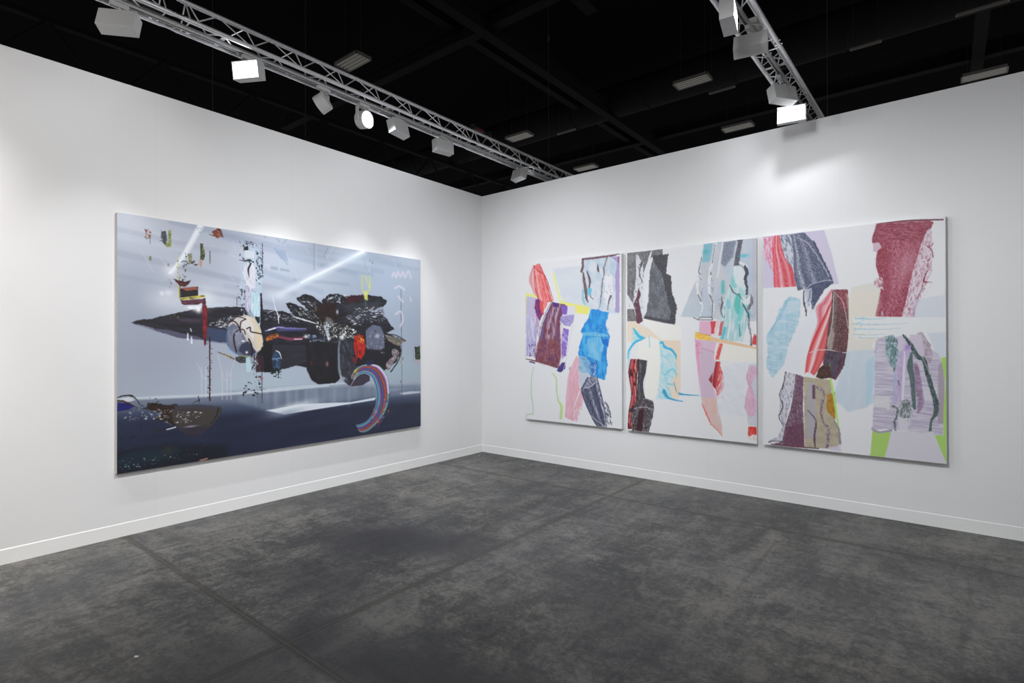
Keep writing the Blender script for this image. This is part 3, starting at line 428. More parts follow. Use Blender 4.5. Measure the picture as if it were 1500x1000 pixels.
ART_P1 = (141, 205.5, (229,230,233), [
('P',[(43.7,9.5),(135.5,10.2),(133.5,70.7),(95.6,65.5),(60.1,54.0)],(214,220,226),0.8,1.79,0.9,5.37,(('g',(206,212,228),0.3,5.37,0,3,1.5),)),
('P',[(-0.9,37.9),(17.9,41.5),(37.3,47.8),(37.3,52.2),(15.7,44.6),(2.4,42.1),(2.4,67.0),(-1.0,66.9)],(232,232,140),1,0.6,0.0,3.97,()),
('P',[(2.4,42.6),(17.9,46.0),(20.1,67.5),(11.3,90.7),(0.1,92.4),(1.3,48.9)],(198,190,218),1,0.8,0.0,4.0,()),
('L',[(45.2,15.7),(49.9,34.4),(56.0,53.0)],2.85,(234,236,150),0.95,0.66,0.0,3.8,(),0),
('P',[(54.0,51.1),(79.1,57.3),(99.4,60.6),(95.6,70.5),(78.1,67.5),(62.1,59.2)],(236,232,128),1,0.64,0.0,3.66,()),
('S',[(12.5,3.5),(6.9,14.8),(5.8,23.7),(10.2,32.1),(14.6,42.3)],[(18.0,3.0),(15.8,13.6),(15.8,27.1),(16.8,38.8),(17.9,44.2)],[(232,180,186),(214,120,124),(236,190,194),(206,90,96)],0.85,0.12,3,0.2,()),
('S',[(13.6,3.6),(14.7,18.0),(16.8,36.1),(21.2,49.7),(25.5,63.2)],[(23.4,1.7),(30.9,16.5),(36.2,31.0),(40.5,43.5),(44.6,55.1)],[(190,50,56),(226,96,96),(236,200,204),(232,100,100),(238,120,118),(222,70,72),(236,130,128),(226,80,84),(206,64,70)],1,0.04,2,0,(('g',(240,170,168),0.25,1.56,75,4,0.8),)),
('P',[(14.7,2.7),(22.3,1.1),(26.7,9.1),(28.8,17.2),(21.2,10.4)],(238,136,136),0.9,0.49,0.79,1.97,(('g',(206,70,76),0.25,1.28,0,1,0.6),)),
('L',[(13.6,2.7),(20.2,10.3),(30.9,16.5),(38.4,32.9),(44.6,50.7)],1.07,(184,50,60),0.85,0.39,0.68,1.95,(),1),
('P',[(17.9,49.6),(28.7,50.0),(30.9,69.6),(20.1,65.7)],(222,84,84),0.9,0.69,0.98,2.94,()),
('P',[(89.0,0.4),(135.5,1.3),(136.2,70.8),(103.2,63.2),(89.8,57.7),(87.0,27.2)],(202,214,224),0.9,1.32,1.76,5.29,(('g',(178,200,222),0.35,6.17,90,2,1.6),('g',(224,226,232),0.3,5.29,60,2,1.2))),
('P',[(127.4,3.8),(138.6,3.2),(138.4,69.3),(132.6,69.1),(133.6,46.5),(132.7,26.2),(135.5,10.2)],(176,158,206),1,0.68,0.68,3.4,()),
('L',[(137.1,4.6),(137.2,10.3)],1.69,(150,86,112),0.9,0.51,0.0,3.39,(),1),
('L',[(88.1,2.0),(103.4,2.1),(126.5,1.7),(138.2,0.7)],[2.27,2.62,2.27,1.05],(128,92,104),0.95,0.44,0.52,2.62,(('g',(80,56,66),0.3,1.05,0,2,0.5),),1),
('L',[(88.5,2.0),(88.5,11.3),(86.6,17.1)],[2.71,3.62,3.08],(100,72,80),1,0.45,0.72,2.26,(('g',(140,110,116),0.3,1.0,90,2,0.5),),1),
('L',[(89.0,18.9),(90.9,30.0),(92.8,40.2),(93.7,49.5),(95.6,55.4)],[2.7,3.6,3.95,3.6,1.35],(98,70,78),1,0.45,0.81,2.25,(('g',(160,130,140),0.25,0.99,90,2,0.5),),1),
('L',[(93.8,15.9),(96.7,22.8),(98.6,29.7),(97.6,38.0),(99.5,48.1),(103.2,51.6)],[0.71,2.85,2.68,1.61,1.43,0.71],(108,84,92),1,0.36,0.71,2.23,(),1),
('L',[(109.5,9.6),(109.9,16.3),(110.8,19.7)],[0.44,2.99,0.88],(90,76,84),1,0.35,0.44,1.76,(),1),
('L',[(121.9,4.1),(119.2,11.3),(117.8,16.1),(118.2,22.7),(116.4,29.1),(114.5,45.5),(112.6,57.8),(109.8,66.8)],[1.57,1.92,2.61,1.74,1.57,2.09,1.04,0.52],(108,100,108),0.95,0.44,0.78,2.61,(('g',(180,176,184),0.35,1.13,90,2,0.5),),1),
('P',[(94.7,37.0),(101.4,39.0),(99.5,46.4),(94.7,47.8)],(106,196,222),0.9,0.71,0.89,2.68,()),
('L',[(88.9,39.2),(88.9,52.6),(91.8,57.8)],[2.16,2.7,1.44],(110,190,206),0.75,0.81,0.9,2.7,(),1),
('P',[(118.2,24.3),(129.1,25.1),(130.0,46.3),(124.5,58.2),(118.1,55.5),(119.1,37.5)],(232,232,238),0.9,1.03,1.29,3.45,()),
('L',[(127.3,49.4),(124.5,55.0),(122.7,66.3)],[2.58,1.72,0.6],(96,84,94),0.9,0.34,0.69,1.72,(),1),
('L',[(124.7,1.9),(124.6,19.9),(127.3,27.4)],[0.86,0.6,0.52],(226,226,234),0.9,0.26,0.0,3.44,(),1),
('F',[(114.5,20.8),(131.0,22.0),(130.8,62.5),(112.6,61.9)],26,0.35,1.04,[(120,108,120),(160,150,160)],0.7,80,2,101),
('P',[(2.4,68.8),(24.4,65.9),(22.2,94.3),(17.8,122.0),(0.1,122.3)],(190,184,218),1,0.79,1.19,3.97,(('s',(150,142,196),0.25,1.99,85,5,0.6),('s',(220,216,234),0.3,1.99,85,6,0.7))),
('F',[(1.2,103.2),(17.8,105.9),(16.7,122.0),(1.2,122.3)],14,1.0,2.99,[(96,70,150),(120,100,170)],0.85,90,2.4,102),
('P',[(16.8,46.8),(23.4,48.0),(23.3,60.5),(27.6,67.7),(23.3,76.5),(19.0,69.3),(14.6,58.4)],(92,40,120),0.95,0.59,1.18,2.95,(('g',(170,60,110),0.3,1.97,90,2,0.4),)),
('L',[(17.9,67.5),(19.0,83.6)],1.38,(200,90,100),0.7,0.49,0.0,3.95,(),1),
('S',[(37.3,51.3),(31.9,63.4),(26.6,76.6),(21.1,94.3),(17.8,112.2),(15.6,128.3)],[(63.1,56.7),(58.0,71.2),(54.9,85.8),(55.9,103.2),(55.9,120.5),(51.7,136.1)],[(224,222,230),(120,100,140),(110,80,140),(150,110,140),(196,160,176),(120,90,130),(190,170,196),(140,90,110),(110,70,110),(150,110,130)],1,0.06,2.4,0,(('s',(120,60,70),0.25,1.73,95,5,0.5),)),
('P',[(17.8,107.7),(22.2,101.4),(39.3,99.7),(54.9,101.4),(55.9,120.5),(52.8,136.1),(32.9,132.3),(14.5,128.3)],(122,58,64),0.8,2.89,1.45,3.86,(('g',(90,46,96),0.35,2.89,90,2,0.5),('g',(164,104,104),0.3,1.93,90,2,0.5))),
('P',[(36.2,52.1),(43.6,51.6),(33.0,67.9),(25.5,85.5),(18.9,107.7),(16.7,116.6),(18.9,94.3),(27.6,72.2)],(230,228,234),1,0.59,0.78,2.93,()),
('L',[(42.5,51.5),(34.1,63.5),(26.6,78.4),(21.1,96.1)],0.87,(110,80,84),0.85,0.29,0.58,1.94,(),1),
('P',[(43.6,52.4),(51.9,54.5),(51.9,59.7),(44.6,58.6)],(86,48,130),1,0.48,0.0,3.81,()),
('P',[(56.0,57.3),(66.2,57.7),(66.1,68.8),(60.1,69.5),(57.0,64.2)],(130,94,196),1,0.56,0.94,2.81,()),
('P',[(67.2,57.7),(78.1,59.8),(75.1,81.9),(64.1,73.1)],(222,220,232),0.95,0.65,0.0,3.69,()),
('P',[(56.0,71.1),(76.1,69.1),(75.1,77.6),(70.1,84.3),(60.0,82.5),(54.9,77.2)],(176,166,212),1,0.56,0.74,2.79,(('s',(140,128,190),0.2,1.49,0,3,0.5),)),
('P',[(60.0,85.9),(68.1,87.7),(67.1,98.9),(64.0,120.3),(57.9,125.6),(55.9,103.2)],(142,112,198),1,0.65,0.93,2.8,(('g',(186,170,226),0.3,2.8,45,2,0.7),)),
('P',[(57.9,129.1),(63.0,129.8),(62.0,137.6),(55.8,142.1),(49.7,140.5),(53.8,134.4)],(92,70,150),1,0.56,0.94,2.82,(('g',(50,40,100),0.3,1.88,60,2,0.5),)),
('L',[(74.1,82.7),(65.0,120.3),(58.9,142.0)],0.74,(206,196,220),0.9,0.28,0.0,3.71,(),1),
('L',[(0.1,125.9),(15.6,128.3),(32.9,131.4),(51.7,137.0)],[0.98,1.56,1.76,1.17],(110,60,60),0.95,0.39,0.59,1.95,(),1),
('P',[(3.5,122.2),(16.7,124.7),(15.6,127.4),(2.3,125.0)],(232,230,232),1,0.3,0.0,3.99,()),
('L',[(6.8,129.4),(14.5,131.0)],1.99,(80,70,120),0.9,0.5,0.0,3.98,(),1),
('L',[(54.9,77.2),(58.0,85.9),(57.0,94.5),(55.9,120.5)],1.13,(220,190,196),0.85,0.38,0.75,2.82,(),1),
('P',[(100.4,63.1),(124.5,68.8),(119.9,82.6),(125.3,97.4),(123.5,107.1),(120.7,119.4),(122.5,131.6),(118.8,148.9),(104.9,146.2),(93.5,140.8),(90.6,132.5),(81.9,120.0),(82.9,109.9),(88.8,94.7),(85.9,90.5),(89.8,82.9),(95.6,76.3)],(38,148,222),1,0.53,1.24,3.53,(('s',(80,178,232),0.35,2.65,85,5,0.9),('s',(20,120,208),0.25,2.65,85,3,0.7))),
('P',[(86.9,92.2),(101.2,91.5),(124.4,94.9),(123.5,98.2),(101.2,96.4),(87.8,95.5)],(130,196,226),0.7,0.88,0.0,3.53,()),
('P',[(96.5,98.9),(112.5,96.5),(118.0,105.5),(112.4,127.8),(95.4,121.5),(93.6,107.3)],(120,196,232),0.7,1.59,1.32,3.53,(('s',(190,222,236),0.3,1.76,85,5,0.7),)),
('P',[(114.3,99.8),(123.5,100.6),(123.4,109.6),(116.1,106.4)],(20,110,206),0.95,0.61,0.0,3.46,()),
('F',[(101.3,84.8),(123.5,86.8),(124.4,103.1),(101.2,94.8)],34,0.44,1.4,[(120,190,226),(170,216,236),(20,100,180)],0.8,70,2.5,103),
('P',[(82.9,120.0),(95.4,123.2),(99.2,129.7),(101.1,143.0),(83.8,141.1),(78.9,137.9),(68.0,139.1),(68.0,135.7),(81.9,132.7)],(150,190,218),0.9,0.72,0.91,3.62,(('s',(110,160,200),0.25,1.81,20,4,0.6),)),
('P',[(98.3,129.8),(106.8,126.2),(106.7,146.1),(99.2,144.7)],(40,100,180),0.85,0.88,0.88,2.65,(('s',(200,214,230),0.3,1.24,110,3,0.4),)),
('P',[(79.0,120.1),(82.9,124.2),(81.9,141.2),(83.8,160.5),(89.6,170.2),(85.6,187.3),(79.7,202.1),(71.8,201.9),(61.8,198.5),(62.9,180.4),(64.9,161.5),(68.0,141.6),(71.0,134.7),(76.0,126.9)],(222,168,184),1,0.55,0.92,3.66,(('s',(230,188,200),0.35,1.46,97,8,0.7),)),
('L',[(83.8,164.7),(74.9,185.6)],[1.82,0.73],(229,230,233),0.95,0.36,0.0,3.64,(),1),
('F',[(75.8,188.0),(87.6,183.0),(83.7,202.6),(73.8,202.6)],26,0.64,1.64,[(229,230,233)],0.9,108,4,104),
('P',[(82.8,141.1),(99.2,143.1),(91.5,153.4),(85.7,160.4),(82.8,153.8)],(190,196,212),0.85,0.72,0.72,2.7,()),
('L',[(95.4,147.4),(86.7,162.0)],[2.33,3.05],(76,80,110),0.95,0.54,0.63,1.79,(),1),
('S',[(85.7,164.6),(91.5,178.5),(99.1,192.9),(106.6,203.9),(112.1,205.0)],[(108.6,146.8),(113.2,163.1),(116.8,176.8),(119.5,189.6),(121.3,204.9)],[(66,70,94),(120,126,150),(80,84,108),(96,100,124),(190,194,206),(90,94,120),(96,100,124),(70,74,104),(228,230,236),(80,86,112)],1,0.03,2,0,(('g',(50,54,80),0.2,1.4,70,3,0.6),)),
('P',[(99.2,144.7),(109.5,146.8),(105.8,154.4),(95.3,160.7),(87.6,162.0)],(150,154,172),0.9,0.62,0.71,2.66,(('s',(80,86,110),0.3,1.77,40,3,0.5),)),
('L',[(89.6,160.2),(99.2,158.0),(105.8,152.7)],0.89,(200,204,214),0.9,0.27,0.0,3.56,(),1),
('L',[(99.1,192.9),(110.3,200.2),(120.4,205.0)],0.96,(190,194,206),0.8,0.26,0.44,1.75,(),1),
('F',[(117.8,172.6),(126.8,184.2),(128.6,201.8),(119.5,199.4)],46,0.52,1.55,[(56,62,92),(86,92,120)],0.95,70,4,105),
('L',[(13.4,136.4),(10.1,148.2),(9.0,170.6),(12.2,188.4),(12.2,198.2),(1.1,200.0),(0.0,204.6)],[1.2,1.2,1.6,1.4,1.4,1.4,1.0],(176,208,170),0.9,0.6,0.4,2.99,(),0),
('L',[(42.4,143.4),(48.6,149.3),(49.6,164.0),(51.7,176.9),(56.8,185.2),(55.7,199.9)],[1.51,1.7,1.89,2.08,3.78,3.78],(190,216,140),0.9,0.76,0.38,2.84,(),1)])

ART_P2 = (141, 205.5, (229,230,233), [
('P',[(0.2,0.3),(43.3,0.3),(43.3,7.2),(30.4,8.1),(26.3,14.6),(22.1,41.3),(16.2,60.3),(6.9,63.8),(-0.0,63.5)],(118,118,122),1,0.48,0.48,2.4,(('g',(150,150,156),0.3,1.6,70,3,0.7),('g',(90,90,96),0.25,1.28,70,2,0.6))),
('P',[(-0.0,65.1),(11.1,65.5),(19.5,73.6),(19.5,79.8),(-0.1,79.3)],(128,124,122),1,0.49,0.41,2.44,(('g',(150,150,156),0.3,1.63,70,3,0.7),('g',(90,90,96),0.25,1.3,70,2,0.6))),
('P',[(0.0,47.7),(9.4,62.3),(6.0,65.3),(-0.0,63.5)],(224,226,230),1,0.49,0.0,3.29,()),
('P',[(11.3,2.3),(14.7,5.0),(19.7,14.8),(20.5,33.4),(22.1,56.7),(21.2,76.0),(16.1,82.8),(9.4,71.7),(7.8,56.0),(11.2,28.8)],(218,220,226),1,0.48,1.13,3.23,()),
('P',[(28.0,4.0),(31.3,-1.0),(28.0,14.8),(22.9,37.5),(21.2,56.7),(17.8,79.8),(20.5,25.7)],(226,228,232),1,0.48,0.64,3.19,()),
('L',[(18.0,13.1),(15.5,25.3),(18.8,34.9)],[2.1,1.61,0.81],(80,80,90),0.9,0.4,0.81,2.01,(),1),
('P',[(21.2,79.9),(26.2,56.9),(27.9,26.3),(32.1,6.8),(49.6,7.0),(47.2,27.9),(52.7,31.3),(53.4,50.8),(58.0,64.5),(57.2,82.4),(50.2,83.7)],(100,102,110),1,0.46,0.93,2.32,(('g',(140,144,152),0.45,3.1,80,2,1.3),('g',(80,82,90),0.25,1.08,60,1,0.5))),
('P',[(30.4,6.6),(49.6,6.3),(47.2,27.9),(52.7,31.3),(54.2,50.9),(59.6,64.6),(57.2,83.8),(50.2,82.2),(52.6,69.5),(47.2,50.5),(42.5,27.5),(34.5,16.2)],(56,56,64),1,0.46,1.08,1.92,(('g',(100,100,108),0.25,1.0,0,1,0.5),)),
('P',[(21.2,73.7),(58.0,80.9),(56.4,84.6),(38.3,80.3),(20.3,76.7)],(66,66,74),0.8,0.78,0.0,3.12,()),
('P',[(14.6,40.8),(17.1,48.7),(14.5,56.3),(17.0,68.1),(19.5,79.8),(11.9,84.3),(10.3,67.8),(7.7,59.9),(12.0,52.3)],(110,70,84),1,0.49,0.81,2.03,(('g',(80,44,58),0.3,1.13,80,2,0.5),)),
('F',[(5.3,8.7),(22.2,10.4),(20.4,64.4),(2.6,63.6)],60,0.41,1.46,[(70,70,78),(180,182,190)],0.8,80,2.6,111),
('G',4.5,6.3,6.9,4.72,0,(150,150,152),0.6),
('P',[(-0.1,79.3),(9.4,80.3),(22.0,86.1),(34.3,90.1),(63.3,89.2),(63.1,162.4),(53.8,167.5),(34.1,156.5),(17.8,103.0),(-0.1,103.0)],(232,218,200),1,0.47,0.0,3.16,()),
('P',[(20.3,76.7),(46.3,82.8),(64.1,87.0),(64.0,101.8),(42.2,101.6),(26.1,87.7),(20.3,81.4)],(236,234,230),1,0.47,0.0,3.11,()),
('P',[(7.7,87.3),(20.3,96.9),(23.5,118.5),(30.0,149.0),(38.9,160.0),(32.4,168.0),(53.9,166.0),(50.0,151.9),(60.9,132.9),(57.9,114.4),(46.2,106.9),(40.7,101.6),(34.2,103.1),(26.1,99.2),(9.3,103.0),(-0.2,118.7),(0.6,138.4)],(206,226,232),0.95,0.95,0.79,3.15,(('s',(150,210,226),0.3,2.36,40,3,1),)),
('L',[(7.7,88.1),(14.4,96.8),(21.1,100.0),(11.0,103.0),(2.4,112.4),(0.7,121.9)],[1.63,2.93,2.77,2.45,1.96,0.98],(50,182,222),0.95,0.57,0.49,2.45,(),1),
('L',[(38.2,104.6),(43.8,104.7),(45.4,109.2),(53.2,112.2),(58.6,119.6),(58.6,127.0)],[1.53,3.07,2.61,2.3,2.61,1.23],(44,178,220),0.95,0.61,0.46,2.3,(),1),
('L',[(46.1,139.3),(54.0,133.1),(59.3,140.4),(56.2,149.4),(48.4,149.8)],1.98,(110,200,220),0.7,1.07,0.0,3.05,(),1),
('L',[(56.2,147.9),(59.3,156.7),(63.9,160.2),(83.3,160.6)],[1.5,2.54,1.79,0.75],(40,160,200),0.95,0.45,0.37,2.24,(),1),
('L',[(44.5,158.2),(50.0,165.4),(65.4,168.2)],[4.57,2.29,1.07],(50,160,204),0.95,0.53,0.61,2.29,(),1),
('P',[(14.4,103.0),(27.7,96.9),(39.1,101.6),(40.6,125.9),(38.9,148.7),(34.0,168.7),(20.9,164.9),(22.6,149.3),(24.3,133.9),(17.7,122.4),(12.7,118.6)],(236,235,230),1,0.71,0.0,3.18,()),
('P',[(43.0,101.6),(63.3,102.5),(63.1,155.0),(60.0,161.1),(56.2,147.9),(60.9,136.6),(57.8,125.5),(59.4,118.1),(53.2,109.2),(45.4,106.9)],(232,214,194),1,0.46,0.0,3.04,()),
('L',[(26.9,96.9),(27.7,109.2)],1.27,(140,210,226),0.8,0.4,0.0,3.17,(),1),
('S',[(4.1,123.4),(1.5,138.4),(4.0,154.1),(4.9,165.8),(1.4,185.7),(0.4,203.9)],[(15.2,123.2),(12.6,138.1),(11.7,153.7),(12.5,165.3),(10.8,181.1),(5.6,203.4)],[(120,40,44),(206,120,120),(160,34,40),(214,150,150),(120,24,30)],1,0.1,2,0,(('s',(60,14,20),0.25,1.31,90,4,0.5),)),
('S',[(13.5,123.3),(13.4,140.4),(12.5,157.6),(11.7,173.2),(9.9,188.9),(5.6,206.5)],[(24.3,124.6),(22.6,137.8),(19.3,151.0),(22.6,168.6),(31.6,171.9),(30.7,188.8)],[(40,40,46),(120,120,126),(70,70,76),(90,90,96)],1,0.06,2,0,(('g',(40,40,46),0.3,1.21,90,3,0.5),)),
('P',[(20.1,167.2),(31.6,169.6),(32.4,179.5),(30.7,188.8),(26.6,205.2),(7.3,204.8),(3.9,189.4),(9.1,173.4)],(78,72,78),0.95,0.48,0.96,2.4,(('s',(36,24,30),0.4,1.6,95,5,0.5),('s',(150,146,150),0.25,0.96,80,3,0.5))),
('P',[(14.2,180.8),(20.9,180.3),(17.5,205.4),(10.7,205.2)],(60,24,36),0.9,0.65,0.65,2.42,()),
('L',[(1.4,183.3),(9.9,179.6),(21.7,177.2),(31.6,179.5)],0.97,(176,170,176),0.9,0.32,0.4,1.61,(),1),
('P',[(1.4,181.7),(7.4,178.2),(9.1,183.5),(2.2,184.8)],(60,50,58),1,0.41,0.0,3.28,()),
('P',[(89.6,-1.1),(140.7,-0.5),(140.7,83.2),(129.3,82.9),(109.1,82.3),(99.3,79.2),(64.1,75.9),(71.7,57.1),(83.6,30.9)],(196,200,208),1,0.56,0.42,2.81,(('g',(184,200,220),0.35,5.63,90,3,1.8),('g',(206,206,212),0.3,4.22,90,3,1.5))),
('P',[(64.1,75.9),(70.2,63.6),(99.3,66.4),(99.3,77.8)],(190,204,214),0.7,1.45,0.0,2.91,()),
('P',[(88.8,0.3),(98.1,-0.0),(95.2,18.9),(87.3,19.6)],(120,188,204),0.85,1.08,0.72,2.87,()),
('G',91.0,8.5,2.89,2.16,0,(80,180,192),0.8),
('L',[(101.0,-0.4),(107.9,-0.3)],2.11,(110,180,196),0.8,0.7,0.0,2.81,(),1),
('P',[(109.3,0.6),(121.6,-0.1),(118.8,16.3),(110.6,26.1),(105.8,22.1)],(128,138,160),0.8,1.39,0.69,2.08,(('g',(90,98,120),0.3,0.97,45,2,0.6),)),
('L',[(124.3,0.2),(126.3,-0.2),(123.6,13.3),(122.2,25.7)],[3.4,4.08,4.76,5.45],(108,106,120),0.95,0.41,0.34,1.36,(('g',(70,68,82),0.35,0.88,80,2,0.5),),0),
('G',129.5,16.7,4.64,1.72,0,(80,190,206),0.9),
('G',134.7,35.1,5.23,20.55,0,(176,196,220),0.6),
('P',[(137.4,0.5),(141.0,0.2),(140.8,79.8),(137.2,79.7)],(188,186,200),0.6,1.0,0.0,2.65,()),
('L',[(86.6,12.3),(82.9,30.8),(82.1,48.2),(85.0,59.9),(87.2,65.8),(85.0,78.0)],[1.02,3.34,2.9,2.47,1.45,1.45],(228,230,234),0.95,0.44,0.73,2.18,(),1),
('L',[(86.6,13.8),(83.7,28.0),(84.4,31.7)],[0.73,1.16,1.45],(90,90,98),0.85,0.29,0.51,1.45,(),1),
('L',[(82.1,53.3),(85.0,60.7)],0.73,(120,120,128),0.9,0.25,0.0,2.91,(),1),
('L',[(83.1,53.3),(86.0,60.7)],0.73,(120,120,128),0.9,0.25,0.0,2.9,(),1),
('F',[(81.5,30.7),(87.3,31.2),(87.1,78.1),(82.0,77.9)],26,0.29,0.8,[(120,122,130),(90,92,100)],0.8,80,2.4,1142),
('L',[(98.8,13.6),(95.2,31.8),(94.4,49.0),(97.2,60.6),(99.3,66.4),(97.2,78.4)],[1.0,3.27,2.85,2.42,1.42,1.42],(228,230,234),0.95,0.43,0.71,2.13,(),1),
('L',[(98.8,15.0),(95.9,29.0),(96.6,32.7)],[0.71,1.14,1.42],(90,90,98),0.85,0.28,0.5,1.42,(),1),
('L',[(94.4,54.0),(97.2,61.3)],0.71,(120,120,128),0.9,0.25,0.0,2.85,(),1),
('L',[(95.4,54.0),(98.2,61.3)],0.71,(120,120,128),0.9,0.25,0.0,2.85,(),1),
('F',[(93.8,31.7),(99.4,32.2),(99.3,78.5),(94.3,78.3)],26,0.28,0.78,[(120,122,130),(90,92,100)],0.8,80,2.4,1159),
('L',[(101.7,1.1),(99.5,10.8),(96.6,24.8),(95.2,30.4)],[2.13,2.13,1.85,0.99],(228,230,234),0.95,0.36,0.0,2.84,(),1),
('L',[(100.9,2.4),(97.4,21.3)],0.71,(80,82,92),0.85,0.25,0.57,1.42,(),1),
('L',[(108.6,0.5),(105.8,18.5),(102.9,36.0)],[1.68,2.39,1.82],(220,222,228),0.9,0.49,0.0,2.81,(),1),
('G',85.9,20.9,2.19,2.89,0,(196,200,206),0.6),
('L',[(77.6,77.8),(83.5,80.1),(97.9,80.6),(97.2,77.7),(85.0,77.3),(82.0,80.1)],1.01,(116,118,126),0.9,0.29,0.0,2.89,(),0),
('L',[(97.9,60.6),(97.2,79.1)],0.85,(80,82,92),0.8,0.21,0.0,2.84,(),1),
('P',[(119.5,26.1),(125.5,26.0),(130.8,34.7),(130.8,48.5),(134.7,59.7),(135.9,69.4),(132.6,83.0),(127.9,103.5),(104.8,102.0),(104.9,82.2),(109.1,61.2),(114.7,47.4),(117.4,33.6)],(212,224,228),1,0.68,0.68,2.73,(('s',(150,206,210),0.35,2.05,95,6,1),)),
('L',[(108.5,41.4),(108.5,52.7)],3.49,(84,190,190),0.8,0.91,0.56,2.1,(),1),
('L',[(119.5,37.3),(118.1,44.2),(120.8,46.4)],4.11,(130,204,204),0.8,0.89,0.55,2.06,(),1),
('L',[(124.1,56.4),(122.7,65.3),(123.4,74.4)],[4.77,6.13,3.41],(76,190,180),0.8,0.89,0.54,2.04,(),1),
('L',[(128.1,67.6),(124.0,81.3)],[4.75,3.39],(110,206,204),0.8,0.88,0.54,2.03,(),1),
('L',[(113.3,61.4),(114.6,68.4)],3.46,(130,200,214),0.8,0.9,0.55,2.08,(),1),
('L',[(110.4,89.4),(107.6,101.3)],2.79,(70,186,200),0.8,0.91,0.56,2.09,(),1),
('L',[(132.7,70.6),(136.6,78.3)],2.01,(130,200,214),0.8,0.87,0.53,2.01,(),1),
('L',[(117.3,76.9),(111.8,96.4)],3.46,(150,206,210),0.8,0.9,0.55,2.07,(),1),
('L',[(121.3,82.6),(126.6,96.6)],2.72,(140,206,212),0.8,0.88,0.54,2.04,(),1),
('L',[(115.9,74.1),(115.2,86.0),(113.1,99.2)],[0.97,1.8,2.07],(228,232,234),0.95,0.35,0.0,2.76,(),1),
('L',[(124.7,85.5),(125.3,98.0)],[0.54,1.09],(90,110,120),0.8,0.27,0.0,2.72,(),1),
('P',[(120.2,26.9),(126.9,26.8),(130.8,36.1),(129.4,51.9),(122.8,46.6),(118.8,37.2)],(228,230,234),0.8,1.22,0.0,2.72,()),
('L',[(125.5,23.2),(130.8,26.5),(133.4,30.8)],[2.29,2.43,1.35],(226,226,232),1,0.34,0.0,2.7,(),1),
('L',[(125.5,26.0),(129.5,29.1)],0.61,(110,106,118),0.9,0.2,0.0,2.71,(),1),
('L',[(130.2,27.1),(132.1,33.5),(130.8,40.2),(132.1,48.6),(132.1,55.5)],[2.02,3.63,2.96,2.02,2.29],(88,84,98),1,0.34,0.81,1.68,(('g',(50,48,60),0.3,0.81,80,2,0.5),),1),
('L',[(135.3,55.7),(136.6,63.2),(133.3,70.6)],[1.34,3.34,2.67],(84,82,96),1,0.33,0.8,1.47,(('g',(190,190,200),0.25,0.8,60,2,0.5),),1),
('L',[(115.4,45.4),(118.7,52.6),(122.8,55.6)],[0.96,1.37,0.69],(96,92,104),0.95,0.27,0.27,1.37,(),1),
('L',[(123.4,55.0),(129.4,61.5),(132.0,58.2)],[0.81,1.08,0.68],(96,92,104),0.9,0.27,0.0,2.7,(),1),
('P',[(126.1,57.2),(132.0,60.3),(136.0,55.7),(134.6,65.9),(130.7,66.4)],(226,228,232),0.95,0.47,0.0,2.69,()),
('L',[(127.4,64.2),(130.7,70.5),(133.3,76.1),(133.9,86.4),(135.8,98.8),(135.8,107.0)],[0.94,1.47,1.74,1.74,1.61,1.74],(84,82,98),0.95,0.27,0.54,1.47,(),1),
('L',[(132.6,78.8),(134.6,89.9),(135.8,103.6)],0.67,(200,206,214),0.9,0.2,0.0,2.67,(),1),
('L',[(107.1,57.5),(107.7,64.6),(106.3,71.6),(108.4,78.8)],[1.12,2.1,1.4,0.7],(100,98,116),0.9,0.28,0.63,1.54,(),1),
('F',[(103.6,53.8),(110.5,54.2),(110.5,78.8),(104.9,78.6)],16,0.35,0.98,[(80,78,92)],0.8,80,2,131),
('P',[(84.2,81.6),(95.7,81.9),(97.8,94.8),(95.0,96.2),(83.5,93.2)],(226,178,204),1,0.43,0.36,2.15,()),
('P',[(95.7,81.9),(101.4,82.1),(99.2,94.8),(96.4,95.5)],(214,70,80),1,0.43,0.43,2.13,()),
('L',[(103.5,82.1),(102.1,89.2),(99.2,97.0)],[2.82,2.12,1.41],(232,196,204),0.95,0.35,0.0,2.82,(),1),
('P',[(106.3,82.2),(109.1,82.3),(106.9,96.4),(103.5,97.7)],(206,80,90),0.85,0.56,0.7,2.1,()),
('P',[(139.1,95.4),(141.0,98.1),(141.0,107.0),(136.5,106.3),(137.8,100.2)],(210,60,58),0.95,0.4,0.46,1.33,()),
('P',[(79.8,93.1),(95.0,97.7),(109.0,101.3),(141.0,109.0),(141.0,111.7),(109.0,104.8),(93.5,102.7),(79.0,99.7)],(232,196,160),1,0.42,0.0,2.8,()),
('P',[(79.8,92.8),(84.9,93.9),(95.0,96.9),(95.7,102.7),(79.0,99.7)],(240,206,90),1,0.51,0.36,2.17,(('g',(236,176,90),0.3,2.17,10,2,1),)),
('L',[(82.0,93.9),(96.4,97.0)],0.72,(180,110,110),0.8,0.22,0.0,2.88,(),1),
('P',[(79.0,100.4),(103.4,104.1),(99.2,114.1),(101.3,124.7),(97.7,146.2),(101.9,163.8),(85.4,162.6),(83.3,146.8),(81.2,128.7),(79.7,114.2)],(222,186,210),1,0.43,0.57,2.15,(('s',(206,190,212),0.35,2.15,90,6,1),)),
('P',[(79.8,101.1),(84.9,102.6),(84.1,125.0),(84.8,146.7),(81.9,132.3),(79.7,110.6)],(226,160,190),0.9,0.58,0.51,2.18,()),
('P',[(85.6,112.0),(99.2,113.4),(97.7,124.8),(97.0,146.2),(99.0,162.5),(86.2,162.6),(84.8,139.5)],(206,184,204),0.9,0.86,0.43,2.15,()),
('F',[(79.8,101.1),(87.8,102.6),(87.7,116.3),(79.7,116.4)],22,0.29,0.8,[(180,70,100)],0.8,80,1.5,132),
